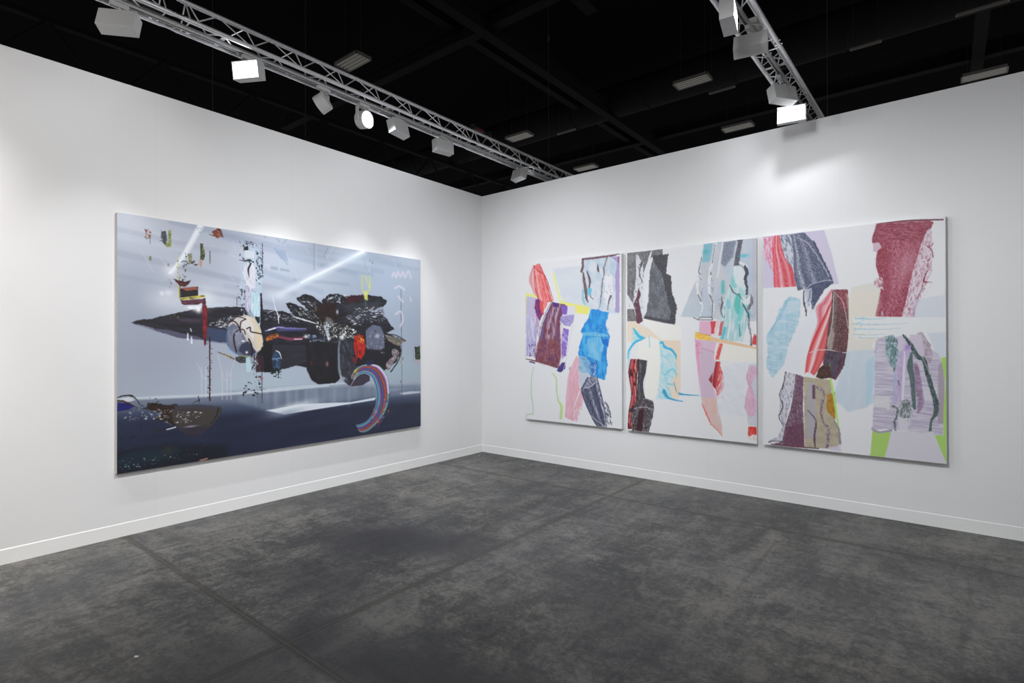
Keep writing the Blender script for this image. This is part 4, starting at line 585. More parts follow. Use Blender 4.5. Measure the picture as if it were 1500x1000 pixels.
('L',[(86.3,110.6),(94.9,112.7),(99.9,114.8)],0.72,(190,120,150),0.7,0.29,0.0,2.86,(),1),
('P',[(85.4,162.6),(101.9,163.0),(103.9,174.2),(106.7,189.6),(107.3,200.8),(101.8,195.7),(96.8,191.9),(91.9,180.9),(87.6,171.1)],(214,196,194),1,0.43,0.35,2.13,(('s',(224,178,168),0.4,2.84,75,4,1.6),)),
('L',[(86.1,168.3),(90.4,178.1),(96.1,190.5)],[0.72,1.72,1.01],(226,100,96),0.85,0.36,0.65,1.44,(),1),
('L',[(97.5,190.4),(103.8,196.9),(107.3,200.8)],1.13,(226,140,126),0.8,0.35,0.7,1.41,(),1),
('P',[(104.1,104.1),(141.0,111.1),(140.9,122.6),(135.8,124.1),(101.3,122.6)],(236,233,226),1,0.41,0.0,2.72,()),
('P',[(104.8,104.8),(108.3,105.6),(104.1,122.5),(99.9,121.9)],(220,76,76),1,0.42,0.35,2.11,(('s',(236,150,150),0.25,0.84,100,5,0.5),)),
('L',[(102.0,105.5),(99.9,121.2)],1.84,(238,228,216),0.9,0.42,0.0,2.83,(),1),
('S',[(101.3,124.0),(99.1,135.4),(97.7,147.6),(101.2,153.1)],[(105.5,123.9),(104.7,135.3),(107.5,145.8),(108.9,149.2)],[(150,30,40),(190,60,66),(214,90,94)],1,0.06,2,0,()),
('P',[(105.5,128.2),(108.9,138.7),(109.5,149.2),(106.1,156.4),(101.9,160.2),(100.5,153.2),(103.3,138.9)],(206,74,80),1,0.35,0.84,2.11,(('s',(238,206,210),0.35,0.84,108,5,0.5),)),
('P',[(97.7,135.5),(93.4,143.5),(97.0,147.6)],(150,46,54),0.95,0.36,0.0,2.85,()),
('F',[(100.5,153.2),(108.9,149.9),(107.4,165.5),(101.9,163.0)],16,0.42,1.12,[(222,130,134)],0.8,100,3,133),
('P',[(110.3,128.1),(131.8,124.1),(129.1,155.2),(130.3,179.2),(103.2,180.0),(101.8,167.3)],(216,218,228),0.6,1.37,1.03,4.12,(('s',(226,228,236),0.4,2.75,40,3,1.2),)),
('P',[(133.8,126.2),(140.9,126.0),(140.7,187.9),(133.0,187.2),(129.7,165.5),(131.7,155.1),(134.4,148.1),(130.5,141.4)],(206,206,216),1,0.4,0.33,2.67,()),
('P',[(135.7,128.2),(140.9,128.1),(140.9,136.2),(135.7,146.0),(138.3,154.7),(140.8,164.8),(139.5,177.1),(134.3,178.9),(129.1,169.7),(130.4,158.6),(133.1,148.8),(130.5,137.9)],(222,184,208),1,0.53,0.67,2.67,(('s',(206,160,186),0.25,1.33,90,3,0.9),)),
('P',[(132.9,188.6),(140.7,188.5),(140.7,196.7),(137.5,196.3),(134.2,198.7),(132.6,198.2)],(212,40,30),1,0.4,0.4,1.0,(('s',(234,120,110),0.25,0.67,90,5,0.5),)),
('F',[(132.9,195.4),(140.7,196.0),(140.7,202.1),(133.6,202.2)],20,0.33,0.93,[(234,180,176)],0.6,90,4,134)])

ART_P3 = (141, 205.5, (229,230,233), [
('P',[(0.1,-0.2),(53.2,0.5),(59.1,22.7),(64.8,51.4),(-0.1,51.0)],(208,200,222),1,0.36,0.0,2.43,()),
('P',[(1.4,0.6),(11.7,0.4),(10.5,14.9),(8.0,34.1),(3.1,24.3),(0.7,14.0)],(222,176,204),0.95,0.38,0.77,1.92,(('s',(214,80,106),0.35,1.28,85,4,0.5),('s',(232,206,222),0.3,1.28,85,4,0.5))),
('S',[(10.5,1.0),(9.3,14.8),(9.8,34.9),(10.3,50.9)],[(15.9,0.9),(18.2,15.7),(25.8,32.8),(29.2,51.3)],[(206,40,56),(232,110,120),(206,60,74),(232,206,220),(214,80,92),(200,56,70),(226,150,160),(206,60,74),(196,54,68)],1,0.04,2,0,(('g',(232,130,140),0.2,0.94,85,4,0.6),)),
('P',[(15.3,0.8),(26.0,0.7),(27.0,33.5),(21.2,25.8),(18.2,17.7),(16.5,8.9)],(206,210,220),1,0.37,0.62,1.87,(('s',(110,120,146),0.35,1.25,70,4,0.5),)),
('S',[(25.4,1.3),(27.6,19.8),(28.1,39.5),(31.0,55.2)],[(36.4,0.6),(45.9,13.8),(53.0,31.7),(60.0,49.2)],[(70,76,104),(110,118,142),(226,228,234),(90,98,124),(84,90,118),(116,122,146),(180,184,198),(96,102,130),(82,88,116),(90,98,124),(76,82,110),(96,102,126)],1,0.03,1.6,0,(('g',(60,66,94),0.25,0.91,70,2,0.5),('g',(140,146,166),0.2,0.91,70,2,0.5))),
('L',[(27.7,2.8),(37.5,9.1),(44.2,18.1),(50.8,30.9),(57.3,44.6),(59.5,49.2)],[0.72,0.84,0.84,0.72,0.84,0.84],(176,182,198),0.9,0.24,0.6,1.79,(),1),
('L',[(44.3,9.8),(49.8,23.1),(56.3,38.2),(60.0,50.5)],1.18,(52,58,88),0.9,0.3,0.71,1.48,(),1),
('P',[(37.3,54.3),(46.9,47.8),(56.8,47.7),(60.0,50.5),(52.9,56.4),(46.2,68.8),(43.9,75.7),(41.7,66.1),(39.5,58.3)],(86,94,122),1,0.36,0.48,1.79,(('g',(56,62,92),0.3,0.95,60,2,0.5),)),
('L',[(36.1,56.8),(42.9,50.1),(54.0,47.6),(58.9,47.9)],0.83,(170,176,194),0.95,0.24,0.0,2.38,(),1),
('P',[(36.1,55.5),(42.9,53.3),(42.9,64.8),(39.4,72.4),(38.3,65.9)],(190,196,210),0.9,0.42,0.48,1.81,()),
('L',[(36.1,55.5),(36.1,65.8),(37.7,73.6),(38.3,80.1)],[0.97,1.33,1.21,0.73],(60,66,94),0.95,0.24,0.54,1.33,(),1),
('L',[(41.8,55.8),(40.0,66.0)],0.96,(110,116,140),0.8,0.36,0.0,2.41,(),1),
('F',[(36.1,59.4),(45.7,59.8),(45.6,80.3),(37.1,77.5)],24,0.24,0.78,[(120,126,150),(200,204,216)],0.8,80,3,141),
('P',[(24.0,60.8),(33.8,63.8),(31.4,88.3),(22.6,107.8),(18.4,127.5),(7.6,139.8),(2.7,128.0),(4.0,114.6),(2.8,97.9),(10.2,86.0),(15.0,72.9),(19.8,65.2)],(176,208,224),1,0.44,1.0,2.5,(('s',(160,196,216),0.35,1.88,95,6,1),('s',(200,220,232),0.25,1.88,5,4,1))),
('P',[(22.2,65.3),(32.6,64.4),(32.0,75.4),(19.8,77.0)],(196,216,228),0.8,0.62,0.0,2.46,()),
('L',[(22.8,62.7),(15.6,78.2),(5.3,96.6)],1.26,(140,188,212),0.7,0.63,0.75,1.88,(),1),
('P',[(30.2,91.6),(37.1,85.2),(48.4,66.3),(45.0,85.3),(37.0,110.9),(31.2,133.6),(19.5,130.8),(22.6,111.1)],(226,228,234),1,0.61,0.0,2.43,()),
('P',[(74.8,55.0),(100.7,50.5),(95.5,86.3),(89.3,111.6),(69.8,113.1),(71.5,85.8)],(222,218,210),0.85,0.84,0.56,2.79,()),
('P',[(69.8,113.1),(91.8,111.6),(91.7,140.5),(86.0,162.5),(72.1,167.8),(60.0,157.5),(64.4,135.5)],(204,214,226),0.9,1.13,0.84,2.81,(('s',(192,208,222),0.3,2.81,95,4,1.6),)),
('P',[(85.2,122.6),(91.8,116.4),(90.5,158.6),(85.5,161.9)],(176,208,226),0.7,1.1,0.0,2.21,()),
('S',[(58.9,56.1),(51.2,66.4),(46.2,72.6),(47.2,86.7),(42.7,101.3),(40.4,110.9)],[(61.0,56.8),(59.4,69.9),(58.3,73.0),(54.9,88.7),(51.0,104.5),(48.2,112.1)],[(226,170,184),(206,90,104),(236,190,200),(214,90,100)],0.95,0.1,2.4,0,()),
('S',[(58.8,66.8),(52.2,82.3),(45.5,98.1),(39.8,114.1),(38.1,123.7),(36.9,135.3)],[(59.9,73.1),(58.7,88.7),(56.5,101.3),(54.2,112.0),(50.9,123.4),(43.6,137.6)],[(196,44,50),(226,100,104),(236,220,224),(206,70,74),(222,110,112),(206,80,84)],1,0.05,1.6,0.08,()),
('S',[(60.0,56.7),(58.8,73.0),(56.0,91.8),(54.2,110.7),(52.0,123.4),(56.3,137.1)],[(71.7,57.4),(72.1,73.5),(72.0,95.1),(70.3,113.7),(67.6,126.1),(61.7,138.7)],[(50,30,36),(110,90,90),(150,140,134),(96,74,76),(100,66,68),(84,50,54),(90,50,56),(104,60,64),(90,34,44)],1,0.04,1.6,0,(('g',(60,32,38),0.3,0.81,80,2,0.5),('g',(150,110,112),0.2,0.81,80,2,0.5))),
('P',[(61.6,56.2),(71.2,57.3),(72.1,73.5),(67.9,77.1),(64.7,67.0)],(124,50,60),0.9,0.4,0.52,1.72,(('g',(176,100,112),0.3,0.92,70,3,0.5),)),
('L',[(61.0,58.1),(60.4,70.0),(59.3,88.7),(55.4,107.6)],0.58,(206,200,204),0.95,0.2,0.35,1.75,(),1),
('L',[(62.1,59.4),(67.4,67.1),(70.0,78.4),(72.0,92.0)],0.69,(196,176,182),0.9,0.23,0.52,1.43,(),1),
('P',[(55.4,101.3),(59.8,91.9),(61.4,96.9),(59.1,110.7),(55.3,112.0)],(180,170,160),0.7,0.87,0.0,2.33,()),
('L',[(40.4,114.7),(48.2,112.1),(58.0,112.0),(65.5,114.4),(70.3,114.3)],0.82,(214,200,206),0.95,0.23,0.41,1.75,(),1),
('P',[(55.9,112.0),(69.8,114.9),(68.7,126.1),(62.2,139.3),(56.8,137.1),(52.5,123.4)],(92,76,96),1,0.41,0.52,1.74,(('s',(56,44,60),0.35,1.16,100,4,0.5),)),
('G',57.4,126.4,1.08,3.14,0,(110,140,80),0.6),
('L',[(68.2,116.8),(65.5,129.3),(61.1,138.8)],1.15,(120,50,66),0.85,0.4,0.57,1.44,(),1),
('P',[(48.1,129.8),(52.0,125.9),(56.9,127.0),(59.0,137.0),(50.8,139.2),(45.8,137.5)],(92,56,48),1,0.47,0.47,1.76,(('g',(50,30,30),0.35,1.76,60,2,0.9),)),
('L',[(40.4,114.1),(38.6,123.7),(36.9,134.0)],[1.2,1.56,0.6],(226,100,110),0.8,0.3,0.6,1.32,(),1),
('P',[(19.5,132.7),(28.9,135.6),(27.0,153.2),(22.3,169.7),(19.3,186.3),(17.5,199.5),(18.1,201.4),(6.1,202.7),(4.9,200.8),(13.3,196.7),(16.9,186.5),(14.6,170.3),(15.3,153.9),(19.5,143.8)],(214,214,224),1,0.37,0.62,1.87,(('s',(140,136,156),0.2,0.93,85,3,0.4),)),
('P',[(28.9,135.0),(35.7,137.3),(35.0,168.8),(36.0,203.9),(7.3,205.2),(16.9,200.2),(19.3,186.3),(24.1,169.6),(27.0,153.2)],(122,92,112),1,0.37,0.49,1.84,(('g',(160,140,160),0.35,1.1,80,3,0.6),('g',(90,50,72),0.3,1.1,80,2,0.5))),
('P',[(20.5,186.2),(35.5,181.6),(36.0,203.9),(19.2,203.9)],(96,50,74),0.8,1.22,0.61,1.83,(('g',(130,90,110),0.3,0.92,0,1,0.5),)),
('L',[(20.1,133.3),(17.7,147.2),(14.7,155.9),(17.6,166.8),(14.0,176.9),(18.7,186.3)],[0.87,1.0,0.75,0.87,1.0,0.62],(70,60,76),0.9,0.25,0.62,1.24,(),1),
('L',[(4.9,202.8),(8.5,201.1),(18.1,200.7)],[1.26,0.63,0.5],(70,56,70),0.9,0.25,0.0,2.51,(),1),
('L',[(7.3,204.5),(25.1,204.5),(47.7,203.8)],1.22,(96,50,66),0.9,0.31,0.37,1.22,(),1),
('P',[(35.7,137.3),(43.6,138.3),(57.9,139.5),(59.9,166.9),(64.6,194.4),(62.9,202.7),(36.5,203.8)],(170,160,146),1,0.35,0.47,1.76,(('g',(186,176,158),0.4,3.52,0,2,1),('g',(196,184,140),0.15,1.76,90,2,0.8))),
('P',[(39.1,142.9),(44.7,142.7),(45.7,168.0),(46.7,193.2),(37.7,195.4),(38.4,168.5)],(176,172,184),0.85,0.72,0.6,1.79,()),
('L',[(44.1,145.9),(44.1,156.7)],2.38,(104,70,88),0.95,0.36,0.3,1.19,(),1),
('L',[(45.8,146.4),(51.3,149.9),(52.4,154.9),(50.1,167.6),(51.7,178.8),(56.0,184.7),(54.9,201.7)],[1.76,2.0,1.76,2.35,1.76,2.35,2.35],(108,80,98),0.9,0.35,0.7,1.47,(('g',(200,196,208),0.3,0.88,80,2,0.4),),1),
('L',[(39.0,168.5),(45.6,178.1),(44.5,193.4),(45.0,202.9)],[0.71,0.95,1.78,1.19],(90,62,80),0.9,0.3,0.59,1.19,(),1),
('P',[(55.1,153.5),(61.1,150.6),(62.1,163.6),(61.5,175.5),(56.6,170.3),(54.5,167.3)],(190,140,50),1,0.41,0.58,1.74,(('g',(160,110,30),0.3,1.74,90,2,1),)),
('L',[(57.9,138.9),(60.0,151.3),(62.0,166.7),(64.6,186.4)],[1.73,1.73,1.73,1.16],(176,226,116),0.95,0.29,0.0,2.31,(),1),
('L',[(60.9,177.4),(64.1,185.2),(65.1,197.5)],[1.15,1.72,2.3],(140,134,144),0.9,0.34,0.46,1.72,(),1),
('P',[(55.4,201.7),(65.6,199.2),(66.1,204.7),(57.5,204.5)],(212,204,222),0.9,0.58,0.0,2.31,()),
('S',[(94.1,1.0),(90.5,14.6),(93.9,24.6),(93.3,36.7),(96.7,56.2),(92.5,82.0)],[(133.1,4.6),(128.4,17.4),(125.6,25.8),(122.3,37.2),(117.4,57.4),(111.1,83.0)],[(140,40,62),(150,50,70),(160,60,80),(176,90,108),(196,130,146),(170,80,100),(190,120,138),(170,84,104),(160,66,88),(156,60,82)],1,0.05,1.6,0,(('g',(190,120,138),0.3,0.86,70,3,0.5),('g',(130,36,58),0.25,0.86,80,2,0.5))),
('P',[(93.6,-0.8),(131.7,2.7),(130.3,14.7),(124.7,21.7),(105.8,16.2),(91.5,14.7)],(150,62,80),0.85,0.8,0.42,1.59,(('g',(120,34,54),0.35,0.85,0,4,0.5),('g',(186,120,136),0.25,1.06,0,3,0.6))),
('L',[(94.1,-0.5),(120.2,1.2),(139.4,3.4)],[1.37,1.26,1.26],(118,62,78),1,0.21,0.16,1.58,(),1),
('P',[(124.7,21.7),(130.3,8.9),(132.1,12.0),(132.5,26.5),(131.9,46.6),(127.2,57.9),(122.0,75.1),(118.7,83.8),(111.1,83.0),(114.0,71.9),(118.9,45.7),(122.8,31.4)],(222,214,224),1,0.31,0.52,1.56,(('s',(176,110,130),0.18,0.73,100,4,0.4),)),
('L',[(128.8,23.8),(132.0,28.2),(132.9,34.0)],0.72,(140,60,80),0.9,0.21,0.0,2.05,(),1),
('F',[(122.4,16.7),(133.0,17.9),(131.8,58.2),(119.6,80.9)],46,0.26,0.93,[(140,56,78),(190,130,146)],0.85,105,3,151),
('L',[(129.6,43.6),(126.3,53.2),(130.9,54.6)],[0.51,1.23,0.51],(140,44,68),0.9,0.21,0.41,1.03,(),1),
('L',[(126.3,56.7),(122.0,69.3),(119.6,82.6)],[0.62,0.83,1.56],(140,80,104),0.8,0.26,0.47,1.04,(),1),
('P',[(91.0,17.1),(95.0,16.9),(97.4,21.4),(93.9,25.2),(90.9,24.4)],(206,180,196),1,0.33,0.44,1.1,()),
('P',[(92.8,48.8),(97.7,47.9),(98.6,58.7),(94.7,57.3),(91.2,53.5)],(226,214,222),0.95,0.33,0.55,1.37,(('s',(150,60,84),0.3,0.71,70,3,0.4),)),
('L',[(95.7,62.2),(96.1,74.3)],[1.09,3.28],(196,160,176),0.4,1.09,0.0,2.18,(),1),
('G',97.5,79.7,0.74,2.4,0,(206,210,224),0.9),
('G',115.2,38.4,6.65,15.31,20,(206,160,174),0.5),
('P',[(70.1,61.0),(95.7,59.2),(94.0,82.0),(100.4,84.0),(100.3,104.3),(75.1,104.4)],(230,222,206),0.5,1.66,0.0,2.21,()),
('P',[(119.7,69.2),(140.7,65.5),(141.0,84.3),(119.6,84.4)],(208,214,226),0.7,1.02,0.51,2.05,()),
('P',[(128.7,96.7),(140.9,95.6),(141.2,117.8),(135.4,118.5)],(206,214,226),0.8,0.76,0.0,2.02,()),
('P',[(75.2,81.6),(141.0,84.8),(140.9,96.8),(110.0,98.4),(77.7,102.5)],(228,230,232),0.9,0.53,0.0,2.13,()),
('L',[(77.8,83.5),(89.3,84.3),(100.4,83.8)],[0.77,0.55,0.28],(150,196,214),0.85,0.22,0.5,1.66,(),1),
('L',[(75.2,88.4),(95.5,89.3),(114.9,88.8)],[0.76,0.55,0.27],(150,196,214),0.85,0.22,0.49,1.64,(),1),
('L',[(76.7,92.7),(94.2,93.5),(111.0,92.9)],[0.77,0.55,0.27],(150,196,214),0.85,0.22,0.49,1.64,(),1),
('L',[(76.1,97.6),(88.4,98.3),(100.4,97.5)],[0.77,0.55,0.28],(150,196,214),0.85,0.22,0.5,1.66,(),1),
('L',[(79.2,100.7),(90.4,101.3),(101.3,100.5)],[0.77,0.55,0.28],(150,196,214),0.85,0.22,0.5,1.65,(),1),
('F',[(77.3,81.0),(88.0,82.5),(87.9,101.9),(77.2,100.7)],26,0.34,1.01,[(140,192,214),(176,212,226),(210,206,150)],0.8,10,3.5,152),
('P',[(92.4,103.1),(100.3,99.5),(119.5,101.3),(136.7,115.6),(139.3,126.9),(138.9,181.3),(137.1,182.6),(118.9,181.0),(99.8,180.5),(89.9,182.7),(91.7,140.5)],(196,188,206),1,0.42,0.52,2.1,(('s',(176,166,194),0.35,1.57,2,9,0.9),('s',(212,208,220),0.3,1.57,2,9,0.8))),
('P',[(91.6,151.3),(102.9,151.8),(102.8,163.7),(90.5,163.4)],(218,218,222),0.8,0.81,0.0,2.17,()),
('P',[(123.8,141.9),(137.0,142.9),(136.9,154.3),(123.7,154.0)],(214,212,222),0.8,0.77,0.0,2.04,()),
('P',[(135.8,124.1),(138.9,121.2),(140.1,138.2),(139.4,172.2),(135.4,172.6)],(168,156,168),0.9,0.6,0.0,2.01,()),
('P',[(137.6,117.8),(141.2,117.2),(141.3,138.1),(140.8,202.5),(138.8,194.9),(139.1,160.9),(140.6,138.2)],(170,214,110),1,0.25,0.0,2.0,()),
('P',[(89.9,181.5),(95.9,183.3),(103.7,181.9),(101.7,193.4),(98.7,205.6),(88.2,205.7)],(172,210,112),1,0.27,0.16,1.63,()),
('P',[(132.6,182.5),(140.7,182.3),(140.9,204.8),(139.6,203.8)],(172,214,112),1,0.25,0.0,2.0,()),
('P',[(103.7,181.9),(132.6,180.8),(140.5,203.7),(140.5,205.4),(99.1,205.2)],(214,212,222),1,0.31,0.0,2.06,()),
('L',[(89.9,181.5),(94.9,184.0),(103.7,181.3)],1.63,(160,148,186),0.9,0.43,0.43,1.36,(),1),
('L',[(91.5,162.7),(99.9,162.7)],0.54,(110,104,120),0.8,0.16,0.0,2.17,(),1),
('L',[(123.6,165.0),(136.3,166.2)],0.51,(130,124,144),0.8,0.15,0.0,2.04,(),1),
('L',[(92.1,150.7),(102.4,151.2)],0.43,(150,146,160),0.7,0.16,0.0,2.17,(),1),
('P',[(100.3,99.5),(105.2,98.3),(109.0,104.3),(109.0,113.7),(106.0,130.9),(102.6,123.3),(99.7,115.0),(99.8,107.3)],(120,150,156),1,0.38,0.54,1.61,(('s',(70,96,100),0.35,1.07,95,4,0.5),('s',(190,214,220),0.25,0.86,95,4,0.5))),
('P',[(109.1,99.5),(114.8,98.4),(116.6,108.9),(110.9,113.7),(108.0,110.2)],(206,198,216),1,0.42,0.0,2.12,()),
('P',[(121.8,97.2),(125.1,96.1),(130.9,107.1),(132.2,118.5),(130.4,123.7),(125.9,115.8),(123.2,107.1)],(170,152,168),1,0.36,0.41,1.54,(('s',(200,190,204),0.35,1.54,50,2,0.8),)),
('P',[(116.7,98.4),(125.1,98.4),(126.8,115.8),(123.1,118.1),(118.5,108.9)],(206,196,212),1,0.42,0.0,2.08,()),
('L',[(112.4,99.0),(117.6,107.2),(122.2,117.0),(126.3,119.8),(128.5,130.1),(131.1,141.5),(134.2,155.6),(134.1,164.1),(131.4,170.1),(130.4,178.7)],[1.54,3.08,3.6,3.08,3.08,3.08,3.6,3.08,1.54,2.36],(72,92,92),1,0.26,0.46,1.28,(('s',(120,144,144),0.3,0.77,75,5,0.5),('s',(46,58,64),0.25,0.77,75,4,0.4)),1),
('L',[(119.4,108.9),(125.8,118.7),(130.3,131.8)],0.46,(190,200,204),0.8,0.15,0.31,1.03,(),1),
('P',[(106.4,130.9),(109.9,113.1),(114.7,108.9),(117.6,107.7),(116.6,115.9),(112.6,139.5),(110.6,154.3),(105.8,158.7),(105.4,148.7)],(184,166,206),1,0.42,0.37,1.59,(('g',(200,188,216),0.4,2.12,80,2,1),)),
('G',115.2,108.9,1.89,2.34,0,(150,120,196),0.8),
('L',[(113.3,113.1),(112.7,130.7),(111.5,157.1)],[0.84,1.79,1.37],(222,222,230),0.95,0.26,0.26,1.58,(),1),
('L',[(106.0,130.9),(105.3,157.6)],0.75,(150,190,214),0.8,0.27,0.0,2.14,(),1),
('L',[(118.0,114.2),(117.0,125.3),(118.7,139.2),(119.5,156.6),(120.0,161.2)],[1.56,4.17,3.34,2.61,2.09],(98,118,118),1,0.26,0.31,1.3,(('s',(70,90,92),0.3,0.73,85,5,0.5),),1),
('L',[(120.7,123.4),(122.0,133.2),(122.9,144.8),(124.2,156.3),(122.3,164.5)],[2.59,4.14,4.66,4.14,2.07],(168,146,178),1,0.36,0.41,1.55,(('s',(136,112,136),0.3,1.55,30,1.5,0.7),),1),
('G',121.6,127.5,1.39,2.32,0,(110,80,90),0.6),
('L',[(108.8,137.9),(109.7,142.0)],0.74,(70,74,84),0.8,0.21,0.0,2.12,(),1),
('L',[(104.3,160.0),(108.1,163.3),(106.1,174.0),(106.6,181.1)],[1.6,1.6,1.6,1.28],(74,88,90),0.95,0.27,0.64,1.17,(('g',(180,184,192),0.25,0.75,80,2,0.4),),1),
('P',[(108.6,163.2),(110.6,156.0),(114.4,153.4),(118.1,157.9),(116.2,169.6),(114.2,174.5),(110.5,170.1)],(96,108,110),0.95,0.37,0.53,1.32,(('s',(206,208,214),0.35,0.84,100,4,0.5),)),
('L',[(109.6,157.3),(114.4,155.8),(119.1,155.5)],0.63,(190,194,202),0.8,0.21,0.0,2.1,(),1),
('P',[(108.6,169.1),(112.4,170.0),(117.1,169.6),(115.1,180.8),(108.5,181.5)],(216,214,224),0.9,0.53,0.0,2.11,()),
('F',[(104.8,163.5),(119.0,162.4),(118.0,180.5),(103.7,181.9)],22,0.26,0.84,[(110,118,124),(216,216,224)],0.7,90,3,153),
('L',[(133.7,159.0),(134.6,163.5),(131.8,168.3)],[1.52,2.53,1.52],(80,100,96),0.95,0.25,0.51,1.01,(),1),
('F',[(130.9,177.6),(132.6,180.8),(129.0,181.2)],6,0.51,1.22,[(226,224,230)],0.9,0,1,154),
('L',[(100.3,99.5),(93.9,104.3),(92.3,116.4)],0.55,(160,150,170),0.4,0.33,0.0,2.18,(),1),
('F',[(90.9,107.3),(93.9,107.3),(93.8,116.3),(90.8,116.4)],8,0.27,0.77,[(96,90,110)],0.8,80,1,155)])

# --- lamps and far fittings
WARM = (1.0, .96, .92)
# lamps: (yaw, tilt, power, cone)
LA = [(90, 82, 50, 58), (130, 60, 2, 100)]
LB = [(150, 45, 2, 120)]
LC = [(100, 82, 88, 58)]
LD = [(-20, 40, 78, 110), (-50, 40, 64, 120)]
LE = [(90, 82, 82, 58)]
LF = [(80, 82, 85, 58)]
LG = [(-15, 60, 3, 100)]
LH = [(-60, 20, 2, 90)]
LI = [(-5, 45, 11, 110)]
LJ = [(-20, 78, 20, 115), (75, 25, 6, 100)]
LK = [(180, 40, 3, 120)]
FILL_FLOODS = [(.70, -6.1, 95, 60, [(90, 80, 250, 62, WARM), (95, 55, 230, 110, WARM)]), (4.0, -3.9, 60, 34, [(90, 24, 65, 90), (60, 36, 343, 95), (-5, 40, 171, 95), (-35, 40, 105, 80)]), (7.25, -3.6, 40, 30, [(40, 30, 40, 90), (10, 30, 34, 90)]), (7.25, -5.6, 60, 30, [(100, 30, 235, 110, WARM)]), (7.25, -7.0, 75, 28, [(75, 28, 65, 90, WARM)]), (3.97, -5.4, 40, 38, [(30, 38, 112, 90)]), (3.97, -6.4, 90, 30, [(90, 28, 200, 95, WARM)]), (.7, -5.4, -50, 25, [(-45, 25, 64, 80), (-60, 20, 32, 80)])]  # unseen floodlights added as general fill for walls and floor
HIGHBAYS = [('grey unlit fluorescent ceiling light seen steeply, at left above the long truss', -9.5, 4.45), ('grey unlit fluorescent ceiling light beyond the long truss, just above the wall corner', -9.2, 12.7),
    ('faint unlit fluorescent ceiling light lowest over the wall corner', -9.1, 18.1), ('unlit fluorescent ceiling light right of the middle, the brighter of two in line', -1.55, 12.55),
    ('unlit fluorescent ceiling light just above the right wall, left of the shorter truss', -1.5, 17.6), ('unlit fluorescent ceiling light sunk behind the top of the right wall at far right', 6.25, 18.2)]
STRIPS = [('thin unlit strip light at upper right of the dark roof', 6.0, 13.4, 1.1), ('thin unlit strip light right of the shorter truss', 3.35, 13.6, .8), ('thin dark strip light between two ceiling lights right of the middle', -.95, 13.8, .9), ('thin dark strip light above the wall corner, right of the long truss', -7.3, 13.5, .9)]
WIRES = [('thin wire hanging in the middle of the dark roof', -3.0, 6.0, 5.2, 13.2), ('thin wire hanging at right of the shorter truss', 3.6, 5.0, 5.0, 13.2), ('thin wire hanging behind the left wall below the lit floodlight', -6.0, -1.2, 4.2, 13.2), ('thin wire hanging behind the left wall near the round spotlights', -5.2, .3, 4.2, 13.2)]
EXPO = 0.25

# ------------------------------------------------------------------ helpers
C = bpy.context.scene.collection
PI = math.pi

def obj(name, verts, faces, mat, parent=None, smooth=False):
    me = bpy.data.meshes.new(name); me.from_pydata([tuple(v) for v in verts], [], faces); me.update()
    if smooth:
        me.polygons.foreach_set('use_smooth', [True] * len(me.polygons))
    o = bpy.data.objects.new(name, me); C.objects.link(o)
    if mat: me.materials.append(mat)
    if parent: o.parent = parent
    return o

def bmobj(name, bm, mat, parent=None, smooth=False, angle=None):
    me = bpy.data.meshes.new(name); bm.to_mesh(me); bm.free()
    if smooth:
        for p in me.polygons: p.use_smooth = True
    o = bpy.data.objects.new(name, me); C.objects.link(o)
    if mat: me.materials.append(mat)
    if parent: o.parent = parent
    if smooth and angle:
        me.set_sharp_from_angle(angle=math.radians(angle))
    return o

def add_box(bm, lo, hi, M=None, bev=0):
    r = bmesh.ops.create_cube(bm, size=1.0); vs = r['verts']
    for v in vs:
        v.co = Vector(((v.co.x + .5) * (hi[0] - lo[0]) + lo[0], (v.co.y + .5) * (hi[1] - lo[1]) + lo[1], (v.co.z + .5) * (hi[2] - lo[2]) + lo[2]))
    if bev:
        es = list({e for v in vs for e in v.link_edges})
        g = bmesh.ops.bevel(bm, geom=es, offset=bev, segments=2, affect='EDGES', profile=.7); vs = list({v for f in g['faces'] for v in f.verts} | {v for v in vs if v.is_valid})
    if M is not None:
        for v in vs: v.co = M @ v.co
    return vs

def add_tube(bm, a, b, r, n=12, r2=None, cap=True):
    a, b = Vector(a), Vector(b); d = b - a; L = d.length
    g = bmesh.ops.create_cone(bm, cap_ends=cap, segments=n, radius1=r, radius2=r if r2 is None else r2, depth=L)
    M = Matrix.Translation((a + b) / 2) @ d.to_track_quat('Z', 'Y').to_matrix().to_4x4()
    for v in g['verts']: v.co = M @ v.co
    return g['verts']

def thing(name, label, cat, loc=(0, 0, 0), rot=(0, 0, 0), group=None):
    o = bpy.data.objects.new(name, None); C.objects.link(o); o.empty_display_size = .1
    o.location = loc; o.rotation_euler = rot; o['label'] = label; o['category'] = cat
    if group: o['group'] = group
    return o

def tag(o, label, cat, group=None, kind=None):
    o['label'] = label; o['category'] = cat
    if group: o['group'] = group
    if kind: o['kind'] = kind
    return o

def struct(o, label=None):
    o['kind'] = 'structure'
    if label: o['label'] = label; o['category'] = label.split()[-1]
    return o

# ------------------------------------------------------------------ materials
def mat(name, col, rough=.5, metal=0, emit=None, es=0, spec=.5):
    m = bpy.data.materials.new(name); m.use_nodes = True; b = m.node_tree.nodes['Principled BSDF']
    b.inputs['Base Color'].default_value = (*col, 1); b.inputs['Roughness'].default_value = rough; b.inputs['Metallic'].default_value = metal
    b.inputs['Specular IOR Level'].default_value = spec
    if emit: b.inputs['Emission Color'].default_value = (*emit, 1); b.inputs['Emission Strength'].default_value = es
    return m

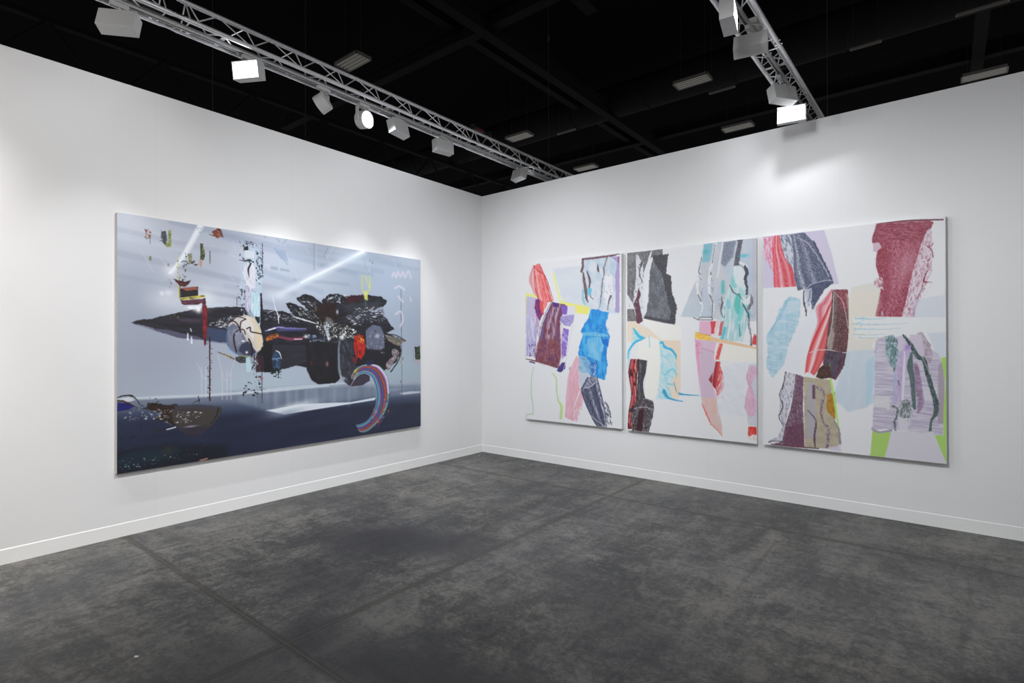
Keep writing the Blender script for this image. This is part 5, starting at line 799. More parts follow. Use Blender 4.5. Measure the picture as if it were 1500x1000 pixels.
class NT:
    def __init__(s, m): s.m = m; s.t = m.node_tree; s.n = s.t.nodes; s.b = s.n['Principled BSDF']
    def new(s, typ, **kw):
        n = s.n.new(typ)
        for k, v in kw.items(): setattr(n, k, v)
        return n
    def link(s, a, b): s.t.links.new(a, b)
    def math(s, op, a, b=0.0, c=None, clamp=False):
        n = s.new('ShaderNodeMath', operation=op, use_clamp=clamp)
        for i, v in enumerate((a, b) if c is None else (a, b, c)):
            if hasattr(v, 'links'): s.link(v, n.inputs[i])
            else: n.inputs[i].default_value = v
        return n.outputs[0]
    def noise(s, vec, scale, detail=4, rough=.55, dist=0, stretch=None):
        if stretch:
            mp = s.new('ShaderNodeMapping'); mp.inputs['Scale'].default_value = stretch[:3]
            if len(stretch) > 3: mp.inputs['Rotation'].default_value = (0, 0, stretch[3])
            s.link(vec, mp.inputs['Vector']); vec = mp.outputs[0]
        n = s.new('ShaderNodeTexNoise'); n.inputs['Scale'].default_value = scale; n.inputs['Detail'].default_value = detail
        n.inputs['Roughness'].default_value = rough; n.inputs['Distortion'].default_value = dist; s.link(vec, n.inputs['Vector']); return n.outputs['Fac']
    def ramp(s, f, stops):
        n = s.new('ShaderNodeValToRGB'); e = n.color_ramp.elements
        while len(e) < len(stops): e.new(.5)
        for i, (p, c) in enumerate(stops): e[i].position = p; e[i].color = (*c, 1) if hasattr(c, '__len__') else (c, c, c, 1)
        s.link(f, n.inputs['Fac']); return n.outputs['Color']
    def mix(s, f, a, b, mode='MIX'):
        n = s.new('ShaderNodeMix', data_type='RGBA', blend_type=mode)
        for i, v in ((0, f), (6, a), (7, b)):
            if hasattr(v, 'links'): s.link(v, n.inputs[i])
            elif i == 0: n.inputs[i].default_value = v
            else: n.inputs[i].default_value = (*v, 1)
        return n.outputs[2]
    def bump(s, h, strength, dist=.01):
        n = s.new('ShaderNodeBump'); n.inputs['Strength'].default_value = strength; n.inputs['Distance'].default_value = dist
        s.link(h, n.inputs['Height']); s.link(n.outputs[0], s.b.inputs['Normal'])

def wall_mat(name, axis):
    m = mat(name, (.8, .8, .8), .6, spec=.3); N = NT(m); g = N.new('ShaderNodeNewGeometry').outputs['Position']
    sp = N.new('ShaderNodeSeparateXYZ'); N.link(g, sp.inputs[0]); u = sp.outputs[axis]
    # sheet joints every 1.22 m, taped and painted over: a hair lighter and a hair raised
    fr = N.math('ABSOLUTE', N.math('SUBTRACT', N.math('FRACT', N.math('DIVIDE', N.math('ADD', u, 40.1), 1.22)), .5))
    seam = N.math('LESS_THAN', fr, .0022)
    n1 = N.noise(g, 1.4, 5, .6); n2 = N.noise(g, 55, 3, .6)
    c = N.mix(n1, (.785, .787, .797), (.812, .814, .822)); c = N.mix(N.math('MULTIPLY', seam, .5), c, (.74, .74, .75))
    N.link(c, N.b.inputs['Base Color']); N.bump(N.math('ADD', N.math('MULTIPLY', n2, .25), N.math('MULTIPLY', seam, .3)), .12, .002)
    return m

M_wallL = wall_mat('painted_wall_left', 1); M_wallR = wall_mat('painted_wall_right', 0)

def trim_mat():
    m = mat('painted_trim', (.8, .8, .8), .5); N = NT(m); g = N.new('ShaderNodeNewGeometry').outputs['Position']
    f = N.noise(g, 6, 5, .7, 0, (1, 1, 3)); sc = N.math('GREATER_THAN', N.noise(g, 24, 3, .6), .7)
    c = N.mix(f, (.79, .795, .79), (.84, .845, .84)); c = N.mix(N.math('MULTIPLY', sc, .25), c, (.5, .5, .49)); N.link(c, N.b.inputs['Base Color']); return m
M_trim = trim_mat()

def alu():
    m = mat('brushed_aluminium', (.72, .72, .74), .3, .5); N = NT(m); g = N.new('ShaderNodeTexCoord').outputs['Object']
    f = N.noise(g, 90, 3, .6, 0, (1, .05, 1)); N.link(N.ramp(f, [(.3, .3), (.7, .48)]), N.b.inputs['Roughness'])
    N.link(N.mix(N.noise(g, 7, 4, .6), (.7, .7, .73), (.86, .86, .88)), N.b.inputs['Base Color']); return m
M_alu = alu()

def speckle(name, col, amp=.08, rough=.45, metal=0, sc=60):
    m = mat(name, col, rough, metal); N = NT(m); g = N.new('ShaderNodeTexCoord').outputs['Object']
    f = N.noise(g, sc, 3, .6); a = tuple(c * (1 - amp) for c in col); b = tuple(min(1, c * (1 + amp)) for c in col)
    N.link(N.mix(f, a, b), N.b.inputs['Base Color']); N.bump(f, .06, .001); return m
M_fix = speckle('fixture_enamel', (.5, .5, .5), .04, .42)
M_lens = mat('lit_lens', (.9, .9, .9), .3, emit=(.93, .96, 1), es=9)
M_drumlens = mat('lit_round_lens', (.9, .9, .9), .3, emit=(1, .99, .97), es=5)
M_louver = speckle('fixture_trim', (.7, .7, .7), .03, .4)
M_cable = speckle('black_rubber', (.006, .006, .006), .2, .8)
M_red = speckle('red_tape', (.09, .008, .012), .2, .5)
M_steel = speckle('black_painted_steel', (.018, .018, .019), .2, .8, 0, 8)
M_duct = speckle('black_duct', (.017, .017, .018), .25, .7, 0, 3)
M_deck = speckle('black_roof_deck', (.005, .005, .006), .2, .9, 0, 3)
for q in (M_steel, M_duct, M_deck): q.node_tree.nodes['Principled BSDF'].inputs['Specular IOR Level'].default_value = .04
M_refl = speckle('lamp_reflector', (.5, .49, .46), .15, .3, .4, 20)
M_tube = mat('unlit_tube', (.95, .95, .92), .3)
M_galv = speckle('galvanised_wire', (.07, .07, .07), .2, .5, .3)
M_box = speckle('grey_plastic_box', (.55, .53, .5), .04, .5)
M_darkbox = speckle('dark_metal_plate', (.2, .19, .18), .08, .5)
M_canvas_side = speckle('primed_canvas_side', (.6, .585, .56), .05, .75, 0, 200)
M_white_side = speckle('white_canvas_side', (.66, .66, .66), .04, .75, 0, 200)

def paint_mat(name, rough, coat=0):
    m = mat(name, (.8, .8, .8), rough); N = NT(m); a = N.new('ShaderNodeAttribute', attribute_name='paint')
    g = N.new('ShaderNodeTexCoord').outputs['Object']
    w = N.noise(g, 420, 2, .6)   # canvas weave
    c = N.mix(.06, a.outputs['Color'], N.mix(w, (0, 0, 0), (1, 1, 1)), 'SOFT_LIGHT')
    N.link(c, N.b.inputs['Base Color']); N.bump(w, .08, .0006); N.b.inputs['Coat Weight'].default_value = coat; N.b.inputs['Coat Roughness'].default_value = .25
    return m
M_paintL = paint_mat('oil_paint', .42, .15); M_paintR = paint_mat('acrylic_paint', .6)

def floor_mat():
    m = mat('worn_concrete', (.14, .14, .14), .5); N = NT(m); g = N.new('ShaderNodeNewGeometry').outputs['Position']
    sp = N.new('ShaderNodeSeparateXYZ'); N.link(g, sp.inputs[0]); x, y = sp.outputs[0], sp.outputs[1]
    st = N.new('ShaderNodeAttribute', attribute_name='stain').outputs['Fac']
    big = N.noise(g, .55, 6, .62, .6); mid = N.noise(g, 2.8, 12, .76, 1.0); fine = N.noise(g, 19, 7, .78, .9)
    trow = N.noise(g, 5, 6, .7, 1.0, (1, .28, 1, .5)); trow2 = N.noise(g, 9, 5, .7, .6, (.25, 1, 1, .25))
    v = N.math('ADD', N.math('MULTIPLY', big, .4), N.math('MULTIPLY', mid, .5)); v = N.math('ADD', v, N.math('MULTIPLY', trow, .3)); v = N.math('ADD', v, N.math('MULTIPLY', trow2, .2))
    grit = N.noise(g, 42, 6, .85, .5); v = N.math('ADD', v, N.math('MULTIPLY', fine, .42)); v = N.math('ADD', v, N.math('MULTIPLY', grit, .4)); v = N.math('SUBTRACT', v, 1.08)          # about 0
    v = N.math('ADD', N.math('MULTIPLY', v, 3.3), .5)
    c = N.ramp(v, [(.0, (.015, .0155, .017)), (.35, (.041, .041, .0425)), (.55, (.068, .0665, .063)), (1.0, (.17, .165, .15))])
    tint = N.noise(g, .9, 4, .5, .5)
    c = N.mix(N.math('MULTIPLY', N.math('SUBTRACT', tint, .4, clamp=True), .7), c, (.105, .11, .13))
    c = N.mix(N.math('MULTIPLY', st, N.math('ADD', -.1, N.math('ADD', N.math('MULTIPLY', mid, .9), N.math('MULTIPLY', fine, 1.1))), clamp=True), c, (.026, .026, .032))
    for rot, k_, th in ((.62, .5, .66), (-.55, .4, .68), (1.35, .35, .69)):   # long scuffs and drag marks
        sc_ = N.noise(g, 16, 3, .6, .15, (1, .035, 1, rot)); msk = N.noise(g, .8, 2, .5, 0, (1, 1, 1, rot))
        f_ = N.math('MULTIPLY', N.math('MULTIPLY', N.math('SUBTRACT', sc_, th - .06, clamp=True), 9, clamp=True), N.math('MULTIPLY', N.math('SUBTRACT', msk, .42, clamp=True), 5, clamp=True)); c = N.mix(N.math('MULTIPLY', f_, k_, clamp=True), c, (.035, .034, .036))
    # white flecks of dust, pale scuffs
    fl = N.math('GREATER_THAN', N.noise(g, 70, 2, .5), .745); c = N.mix(N.math('MULTIPLY', fl, .3), c, (.4, .4, .38))
    # sawn joints: a dark groove with worn shoulders
    jn = None; dust = N.noise(g, 3, 3, .6)
    for ax, p in ((y, -4.325), (y, -.9), (x, 2.515), (x, 5.94), (x, 9.36), (x, -.91), (y, -7.75), (y, -11.2)):
        d = N.math('ABSOLUTE', N.math('SUBTRACT', N.math('ADD', ax, N.math('MULTIPLY', N.math('SUBTRACT', fine, .5), .006)), p)); jn = d if jn is None else N.math('MINIMUM', jn, d)
    gro = N.math('LESS_THAN', jn, .004); sh = N.math('SUBTRACT', 1, N.math('DIVIDE', jn, .034), clamp=True)
    c = N.mix(N.math('MULTIPLY', sh, .95), c, (.03, .028, .023)); c = N.mix(N.math('MULTIPLY', gro, .7), c, N.mix(dust, (.03, .03, .03), (.17, .16, .12)))
    N.link(c, N.b.inputs['Base Color'])
    r = N.math('ADD', .42, N.math('MULTIPLY', mid, .3)); N.link(r, N.b.inputs['Roughness'])
    h = N.math('ADD', N.math('MULTIPLY', fine, .25), N.math('MULTIPLY', mid, .4)); h = N.math('SUBTRACT', h, N.math('MULTIPLY', gro, 1.5)); N.bump(h, .22, .004)
    return m
M_floor = floor_mat()

# ------------------------------------------------------------------ setting
WH = 3.66
def make_floor():
    n = 161; xs = np.linspace(-1, 9, n); ys = np.linspace(-9, 1, n); X, Y = np.meshgrid(xs, ys)
    S = np.zeros_like(X)
    for (cx, cy, rx, ry, a, k) in ((1.7, -3.05, .75, .33, .5, .85), (2.15, -3.75, .55, .3, .3, .5), (3.1, -4.1, .8, .3, .35, .9), (1.85, -1.15, .9, .22, .1, .4), (2.6, -4.6, .8, .3, .2, .55),
                                   (3.5, -2.9, .7, .25, -.5, .45), (.45, -2.7, .4, .2, .8, .35), (4.9, -.9, .9, .3, -.2, .35), (3.9, -4.3, .8, .5, .1, .6), (4.9, -3.3, 1.0, .5, .3, .3), (.5, -4.6, .4, .15, 0, .25), (1.1, -2.3, .3, .2, 1, .3), (2.5, -1.7, .5, .12, .9, .35)):
        u = (X - cx) * math.cos(a) + (Y - cy) * math.sin(a); v = -(X - cx) * math.sin(a) + (Y - cy) * math.cos(a)
        w = fbm(X * 1.7 + 9, Y * 1.7, 5, 4) - .5
        S = np.maximum(S, k * np.clip(1.25 - np.hypot(u / rx, v / ry) + 1.6 * w, 0, 1))
    V = [(x, y, 0) for y in ys for x in xs]; F = [(j * n + i, j * n + i + 1, (j + 1) * n + i + 1, (j + 1) * n + i) for j in range(n - 1) for i in range(n - 1)]
    k = len(V); V += [(-13, -15, 0), (15, -15, 0), (15, 9, 0), (-13, 9, 0)]
    c0, c1, c2, c3 = 0, n - 1, n * n - 1, n * (n - 1)
    F += [(k, k + 1) + tuple(range(n - 1, -1, -1)), (k + 1, k + 2) + tuple(j * n + n - 1 for j in range(n - 1, -1, -1)), (k + 2, k + 3) + tuple(n * (n - 1) + i for i in range(n)), (k + 3, k) + tuple(j * n for j in range(n))]
    o = obj('floor', V, F, M_floor); a = o.data.attributes.new('stain', 'FLOAT', 'POINT'); d = np.zeros(len(V), np.float32); d[:n * n] = S.ravel(); a.data.foreach_set('value', d)
    return struct(o)
make_floor()

def boxobj(name, lo, hi, m, parent=None, bev=0):
    bm = bmesh.new(); add_box(bm, lo, hi, bev=bev); return bmobj(name, bm, m, parent)
struct(boxobj('wall_left', (-.16, -11, 0), (0, .16, WH), M_wallL))
struct(boxobj('wall_right', (0, 0, 0), (11, .16, WH), M_wallR))
def base(name, L, along):
    # skirting board: flat face, small caulked slope on top
    prof = [(0, 0), (.009, 0), (.0045, .1), (.003, .104), (0, .108)]; V = []; F = []
    for t in (0, L):
        for d, z in prof: V.append((d, -t, z) if along == 'y' else (t, -d, z))
    n = len(prof)
    for i in range(n): j = (i + 1) % n; F.append((i, j, n + j, n + i))
    F += [tuple(range(n)), tuple(range(2 * n - 1, n - 1, -1))]
    o = obj(name, V, F, M_trim); bm = bmesh.new(); bm.from_mesh(o.data); bmesh.ops.recalc_face_normals(bm, faces=bm.faces); bm.to_mesh(o.data); bm.free(); return struct(o)
base('baseboard_left', 11, 'y'); base('baseboard_right', 11, 'x')
struct(boxobj('trim_1', (.0, -.0035, .109), (.024, 0, WH), M_trim))

# ------------------------------------------------------------------ pictures
def painting(name, label, art, origin, ux, nrm, step, matp, side):
    W, H, base_c, ops = art; cv = Canvas(W, H, step, base_c).run(ops)
    t = thing(name, label, 'painting', origin)
    ux = Vector(ux); nz = Vector(nrm); T = .05
    u = (cv.X.ravel() / 100.0)[:, None]; v = (cv.Y.ravel() / 100.0)[:, None]
    P = u * np.array(ux) + (H / 100.0 - v) * np.array((0, 0, 1.0)) + np.array(nz) * (T + .0006)
    nx, ny = cv.nx, cv.ny; i, j = np.meshgrid(np.arange(nx - 1), np.arange(ny - 1)); a = (j * nx + i).ravel()
    Fc = np.stack([a, a + nx, a + nx + 1, a + 1], 1)
    me = bpy.data.meshes.new('canvas'); me.vertices.add(len(P)); me.vertices.foreach_set('co', P.ravel().astype(np.float32))
    me.loops.add(Fc.size); me.loops.foreach_set('vertex_index', Fc.ravel().astype(np.int32)); me.polygons.add(len(Fc)); me.polygons.foreach_set('loop_start', np.arange(0, Fc.size, 4, dtype=np.int32))
    me.update(calc_edges=True)
    s = np.clip(cv.C.reshape(-1, 3) / 255.0, 0, 1); lin = np.where(s <= .04045, s / 12.92, ((s + .055) / 1.055) ** 2.4)
    at = me.color_attributes.new('paint', 'FLOAT_COLOR', 'POINT'); at.data.foreach_set('color', np.column_stack([lin, np.ones(len(lin))]).ravel().astype(np.float32))
    o = bpy.data.objects.new('canvas', me); C.objects.link(o); o.parent = t; me.materials.append(matp)
    bm = bmesh.new()
    c = [Vector((0, 0, 0)), ux * (W / 100), ux * (W / 100) + Vector((0, 0, H / 100)), Vector((0, 0, H / 100))]
    vs = [bm.verts.new(p + nz * .0) for p in c] + [bm.verts.new(p + nz * T) for p in c]
    for f in ((0, 1, 2, 3), (4, 5, 6, 7), (0, 1, 5, 4), (1, 2, 6, 5), (2, 3, 7, 6), (3, 0, 4, 7)): bm.faces.new([vs[k] for k in f])
    bmesh.ops.recalc_face_normals(bm, faces=bm.faces); bmobj('stretcher', bm, side, t)
    return t
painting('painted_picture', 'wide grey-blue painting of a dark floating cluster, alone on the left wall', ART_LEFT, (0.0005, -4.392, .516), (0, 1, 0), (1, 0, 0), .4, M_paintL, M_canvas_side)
painting('painted_picture', 'painting nearest the corner, with a bright blue brushed strip and a red cloth shape', ART_P1, (.822, -.0005, .547), (1, 0, 0), (0, -1, 0), .45, M_paintR, M_white_side)
painting('painted_picture', 'middle painting of the three, with black drapery at left and turquoise figure at right', ART_P2, (2.304, -.0005, .541), (1, 0, 0), (0, -1, 0), .45, M_paintR, M_white_side)
painting('painted_picture', 'rightmost painting, with crimson drapery at upper right and lime green lower corners', ART_P3, (3.776, -.0005, .545), (1, 0, 0), (0, -1, 0), .4, M_paintR, M_white_side)

# ------------------------------------------------------------------ lighting trusses
def truss(label, xb, y0, y1, lean, joints):
    # triangular truss: two bottom chords, one top chord; local y runs along it
    t = thing('lighting_truss', label, 'truss', (xb, y0, 3.945), (0, 0, lean)); L = y1 - y0; w = .105; h = .185; R = .0175
    pts = {'a': (-w, 0), 'b': (w, 0), 'c': (0, h)}
    js = [j - y0 for j in joints]; cuts = [0] + js + [L]
    for k in 'abc':
        x, z = pts[k]
        for s0, s1 in zip(cuts[:-1], cuts[1:]):
            bm = bmesh.new(); add_tube(bm, (x, s0 + (.055 if s0 else 0), z), (x, s1 - (.055 if s1 < L else 0), z), R, 20); bmobj('chord', bm, M_alu, t, True, 40)
    for p, q in (('a', 'b'), ('b', 'c'), ('c', 'a')):
        A, B = pts[p], pts[q]; dx, dz = B[0] - A[0], B[1] - A[1]; n = math.hypot(dx, dz); dx /= n; dz /= n
        for s0, s1 in zip(cuts[:-1], cuts[1:]):
            bm = bmesh.new(); s0 += .1; s1 -= .1; m = max(2, int(round((s1 - s0) / .215))); m += m % 2; ds = (s1 - s0) / m
            for i in range(m):
                P0, P1 = (A, B) if i % 2 == 0 else (B, A); sg = 1 if i % 2 == 0 else -1
                add_tube(bm, (P0[0] + sg * dx * .012, s0 + i * ds + .012, P0[1] + sg * dz * .012), (P1[0] - sg * dx * .012, s0 + (i + 1) * ds - .012, P1[1] - sg * dz * .012), .005, 8)
            for s in (s0 - .02, s1 + .02): add_tube(bm, (A[0], s, A[1]), (B[0], s, B[1]), .005, 8)
            bmobj('lacing', bm, M_alu, t, True, 40)
    for s in js:
        for k in 'abc':
            x, z = pts[k]; bm = bmesh.new()
            add_tube(bm, (x, s - .058, z), (x, s - .02, z), R * 1.02, 20, R * .72); add_tube(bm, (x, s - .02, z), (x, s + .02, z), R * .72, 20); add_tube(bm, (x, s + .02, z), (x, s + .058, z), R * .72, 20, R * 1.02)
            for e in (-.033, .033): add_tube(bm, (x - .026, s + e, z), (x + .026, s + e, z), .0045, 8); add_tube(bm, (x + .022, s + e - .012, z), (x + .022, s + e + .014, z), .0018, 6)
            bmobj('coupler', bm, M_alu, t, True, 40)
    bm = bmesh.new()
    for a, b in ((-.018, -.012), (.012, .018)): add_box(bm, (a, .05, -.028), (b, L - .05, -.004))
    add_box(bm, (-.018, .05, -.004), (.018, L - .05, .002)); add_box(bm, (-.0035, .05, -.016), (.0035, L - .05, -.006))
    bmobj('track_rail', bm, M_fix, t)
    for s in np.arange(.8, L, 1.6):
        bm = bmesh.new(); add_box(bm, (-.118, s, .0005), (.118, s + .03, .006)); bmobj('rail_hanger', bm, M_alu, t)
    return t
T1X, T2X = .703, 4.04
truss('long silver lighting truss running above the left wall', T1X - .004, -9.5, 3.2, -.002, (-7.43, -4.22, -1.02, 2.18))
truss('shorter silver lighting truss crossing the top of the right wall', T2X - .0155 * 8.3, -9.5, 3.2, -.0155, (-7.5, -4.29, -1.08, 2.13))
truss('silver truss added outside the view to hold fill floodlights', 7.3, -9.5, 3.2, -.01, (-7.5, -4.29, -1.08, 2.13))  # added truss, never in view, there to carry fill floodlights

def cable(name, label, pts, r, m, cat='cable', bunch=1):
    bm = bmesh.new(); rg = random.Random(3)
    for q in range(bunch):
        prev = None
        for i, p in enumerate(pts):
            c = Vector(p) + (Vector((math.cos(q * 2.4 + i * .6), 0, math.sin(q * 2.4 + i * .6))) * r * 1.1 if bunch > 1 else Vector((0, 0, 0)))
            if prev is not None: add_tube(bm, prev, c, r, 10)
            prev = c
    o = bmobj(name, bm, m, None, True, 60); return tag(o, label, cat)
cable('power_cable', 'thick black cable bundle lying inside the long truss', [(T1X + .034 + .002 * (y + 9.5), y, 3.982 + .002 * math.sin(y * 3)) for y in np.arange(-9.2, 3, .35)], .0105, M_cable, bunch=4)
cable('hanging_cable', 'dangling loop of grey cable under the shorter truss', [(T2X + .05 + .03 * math.cos(a), -1.2 + .055 * math.cos(a) - .02, 3.86 + .06 * math.sin(a)) for a in np.linspace(-.3, -PI + .3, 12)], .003, M_fix)

# ------------------------------------------------------------------ light fixtures
def housing_mesh(W=.236, H=.142, D=.092):
    # open-fronted box: shell with a rim and a shallow recess for the lens; front is +y
    bm = bmesh.new(); x, z, d = W / 2, H / 2, D / 2; r = .007; dep = .02
    ring = lambda X, Y, Z: [bm.verts.new(p) for p in ((-X, Y, -Z), (X, Y, -Z), (X, Y, Z), (-X, Y, Z))]
    a = ring(x, -d, z); b = ring(x, d, z); c = ring(x - r, d, z - r); e = ring(x - r, d - dep, z - r)
    bm.faces.new(a)
    for p, q in ((a, b), (b, c), (c, e)):
        for i in range(4): bm.faces.new((p[i], p[(i + 1) % 4], q[(i + 1) % 4], q[i]))
    bm.faces.new(e); bmesh.ops.recalc_face_normals(bm, faces=bm.faces)
    es = [g for g in bm.edges if len(g.link_faces) == 2 and g.calc_face_angle(0) > 1 and all(abs(abs(v.co.x) - x) < 1e-5 for v in g.verts)]
    bmesh.ops.bevel(bm, geom=es, offset=.0012, segments=1, affect='EDGES'); return bm

def box_fixture(label, loc, yaw, tilt, rail_x, group=None):
    t = thing('box_spotlight', label, 'track light', (loc[0], loc[1], loc[2]), (0, 0, 0), group)
    R = Matrix.Rotation(math.radians(yaw), 4, 'Z') @ Matrix.Rotation(-math.radians(tilt), 4, 'X')
    h = bmobj('housing', housing_mesh(), M_fix, t); h.matrix_local = R
    bm = bmesh.new(); add_box(bm, (-.105, .021, -.058), (.105, .0265, .058)); bmobj('lens', bm, M_lens, h)
    top = Vector(loc) + (R @ Vector((0, -.01, .072)))
    dz = 3.92 - loc[2]; rx = rail_x - loc[0]
    bm = bmesh.new(); c = R @ Vector((0, -.008, .068)); add_box(bm, (-.022, -.014, -.006), (.022, .014, .014), Matrix.Translation(c) @ Matrix.Rotation(math.radians(yaw), 4, 'Z'))
    add_tube(bm, c, (rx, 0, dz - .03), .009, 14); bmobj('bracket', bm, M_fix, t, True, 40)
    bm = bmesh.new(); add_box(bm, (rx - .017, -.055, dz - .034), (rx + .017, .055, dz - .002), bev=.002); bmobj('track_adapter', bm, M_fix, t)
    return t

def drum_fixture(label, loc, yaw, tilt, rail_x, group=None):
    t = thing('round_spotlight', label, 'track light', loc, (0, 0, 0), group); R = Matrix.Rotation(math.radians(yaw), 4, 'Z') @ Matrix.Rotation(-math.radians(tilt), 4, 'X')
    bm = bmesh.new(); r = .085; prof = [(0, -.05), (r - .006, -.05), (r, -.044), (r, .05), (r - .008, .05), (r - .010, .036), (0, .036)]; n = 40; rings = []
    for q, yy in prof: rings.append([bm.verts.new((q * math.cos(2 * PI * k / n), yy, q * math.sin(2 * PI * k / n))) for k in range(n)] if q else [bm.verts.new((0, yy, 0))])
    for A, B in zip(rings[:-1], rings[1:]):
        for k in range(n):
            k2 = (k + 1) % n
            bm.faces.new([A[0], B[k2], B[k]] if len(A) == 1 else ([A[k], A[k2], B[0]] if len(B) == 1 else [A[k], A[k2], B[k2], B[k]]))
    bmesh.ops.recalc_face_normals(bm, faces=bm.faces); h = bmobj('housing', bm, M_fix, t, True, 35); h.matrix_local = R
    bm = bmesh.new(); add_tube(bm, (0, .0365, 0), (0, .040, 0), .073, 40); bmobj('lens', bm, M_drumlens, h, True, 30)
    # L shaped yoke: arm down one side, plate across the top, stem to the rail
    Z = Matrix.Rotation(math.radians(yaw), 4, 'Z'); dz = 3.92 - loc[2]; rx = rail_x - loc[0]; bm = bmesh.new()
    add_box(bm, (.087, -.02, -.03), (.093, .02, .106), Z, .001); add_box(bm, (-.02, -.02, .1), (.093, .02, .106), Z, .001)
    add_tube(bm, Z @ Vector((.084, 0, 0)), Z @ Vector((.099, 0, 0)), .011, 16); add_tube(bm, (0, 0, .1), (rx, 0, dz - .03), .01, 14); bmobj('yoke', bm, M_fix, t, True, 30)
    bm = bmesh.new(); add_box(bm, (rx - .017, -.06, dz - .034), (rx + .017, .06, dz - .002), bev=.002); bmobj('track_adapter', bm, M_fix, t)
    return t

def lamp(parent, fyaw, ftilt, yaw, tilt, power, size, col=(.965, .98, 1), blend=1.0, r=.02):
    fr = Vector((-math.sin(math.radians(fyaw)) * math.cos(math.radians(ftilt)), math.cos(math.radians(fyaw)) * math.cos(math.radians(ftilt)), -math.sin(math.radians(ftilt))))
    d = Vector((-math.sin(math.radians(yaw)) * math.cos(math.radians(tilt)), math.cos(math.radians(yaw)) * math.cos(math.radians(tilt)), -math.sin(math.radians(tilt))))
    L = bpy.data.lights.new('lamp', 'SPOT'); L.energy = power; L.spot_size = math.radians(size); L.spot_blend = blend; L.shadow_soft_size = r; L.color = col
    o = bpy.data.objects.new('lamp', L); C.objects.link(o); o.rotation_euler = d.to_track_quat('-Z', 'Y').to_euler()
    o.location = fr * .054 + d * .03; o.parent = parent; return o

G1 = None
FIX = [  # kind, label, position, yaw, tilt, rail x, lamps: (yaw, tilt, power, cone)
    ('b', 'grey box floodlight turned away, leftmost on the long truss', (.70, -4.557, 3.784), 50, 19.5, T1X, LA),
    ('b', 'glaring lit box floodlight on the long truss, left of the round spotlights', (.70, -3.66, 3.80), -151, 10, T1X, LB),
    ('d', 'unlit-looking grey round spotlight turned away, on the long truss', (.70, -2.978, 3.773), 122, 30, T1X, LC),
    ('d', 'lit round spotlight with white glowing face, on the long truss', (.70, -2.526, 3.765), -80, 8, T1X, LD),
    ('b', 'grey box floodlight turned away, right beside the lit round spotlight', (.70, -2.095, 3.81), 100.8, 14.6, T1X, LE),
    ('b', 'grey box floodlight seen broadside, halfway along the far part of the long truss', (.70, -1.446, 3.80), 80.2, 4, T1X, LF),
    ('b', 'small grey box floodlight at the far end of the long truss, over the wall corner', (.70, -.021, 3.829), -15.4, 17.5, T1X, LG),
    ('b', 'box floodlight cut by the top of the frame, nearest on the shorter truss', (4.03, -1.96, 3.785), -80, 0, T2X, LH),
    ('b', 'grey box floodlight seen from behind, below the topmost one on the shorter truss', (4.05, -1.494, 3.785), 11.7, 28.3, T2X, LI),
    ('b', 'grey box floodlight turned away, directly above the glaring one on the shorter truss', (4.06, -.53, 3.75), 54.2, 13.4, T2X, LJ),
    ('b', 'glaring lit box floodlight at the wall end of the shorter truss', (4.09, -.31, 3.64), -168, 8, T2X, LK),
]
for k, lab, loc, yaw, tilt, rx, lamps in FIX:
    t = (box_fixture if k == 'b' else drum_fixture)(lab, loc, yaw, tilt, rx)
    for (ly, lt, pw, cone, *rest) in lamps: lamp(t, yaw, tilt, ly, lt, pw, cone, *rest)
for i, (x, y, yaw, tilt, lamps) in enumerate(FILL_FLOODS):
    t = box_fixture('grey box floodlight added outside the view for fill light', (x, y, 3.79), yaw, tilt, x, 'added fill floodlights outside the view')
    for (ly, lt, pw, cone, *rest) in lamps: lamp(t, yaw, tilt, ly, lt, pw, cone, *rest)

# power boxes and clamps on the trusses
bm = bmesh.new(); add_box(bm, (-.06, -.2, .004), (.015, .2, .045), bev=.004); o = bmobj('power_supply_box', bm, M_darkbox); o.location = (T1X + .0, -4.48, 3.957); tag(o, 'dark flat power box lying in the long truss above the leftmost floodlight', 'power box')
bm = bmesh.new(); add_box(bm, (-.045, -.16, 0), (.045, .16, .05), bev=.004); o = bmobj('power_supply_box', bm, M_box); o.location = (T2X + .0, -1.3, 3.957); tag(o, 'pale grey power box lying inside the shorter truss', 'power box')
bm = bmesh.new(); add_box(bm, (-.03, -.17, 0), (.012, .17, .035), bev=.004); o = bmobj('power_supply_box', bm, M_box); o.location = (T1X - .02, -.62, 3.955); tag(o, 'narrow pale grey power box in the long truss before the wall corner', 'power box')
t = thing('cable_clamp', 'black clamp with red tape on the top chord of the long truss', 'clamp', (T1X + .0, -.95, 4.185))
bm = bmesh.new(); add_box(bm, (-.022, -.02, -.028), (.022, .02, .03), bev=.004); add_tube(bm, (0, -.02, .0), (0, .3, .0), .012, 10); add_box(bm, (-.02, .28, -.028), (.02, .32, .028), bev=.004); bmobj('clamp_body', bm, M_cable, t)
bm = bmesh.new(); add_box(bm, (-.016, .04, -.016), (.016, .2, .016)); add_box(bm, (-.012, .321, -.026), (.012, .345, .0)); bmobj('tape', bm, M_red, t)

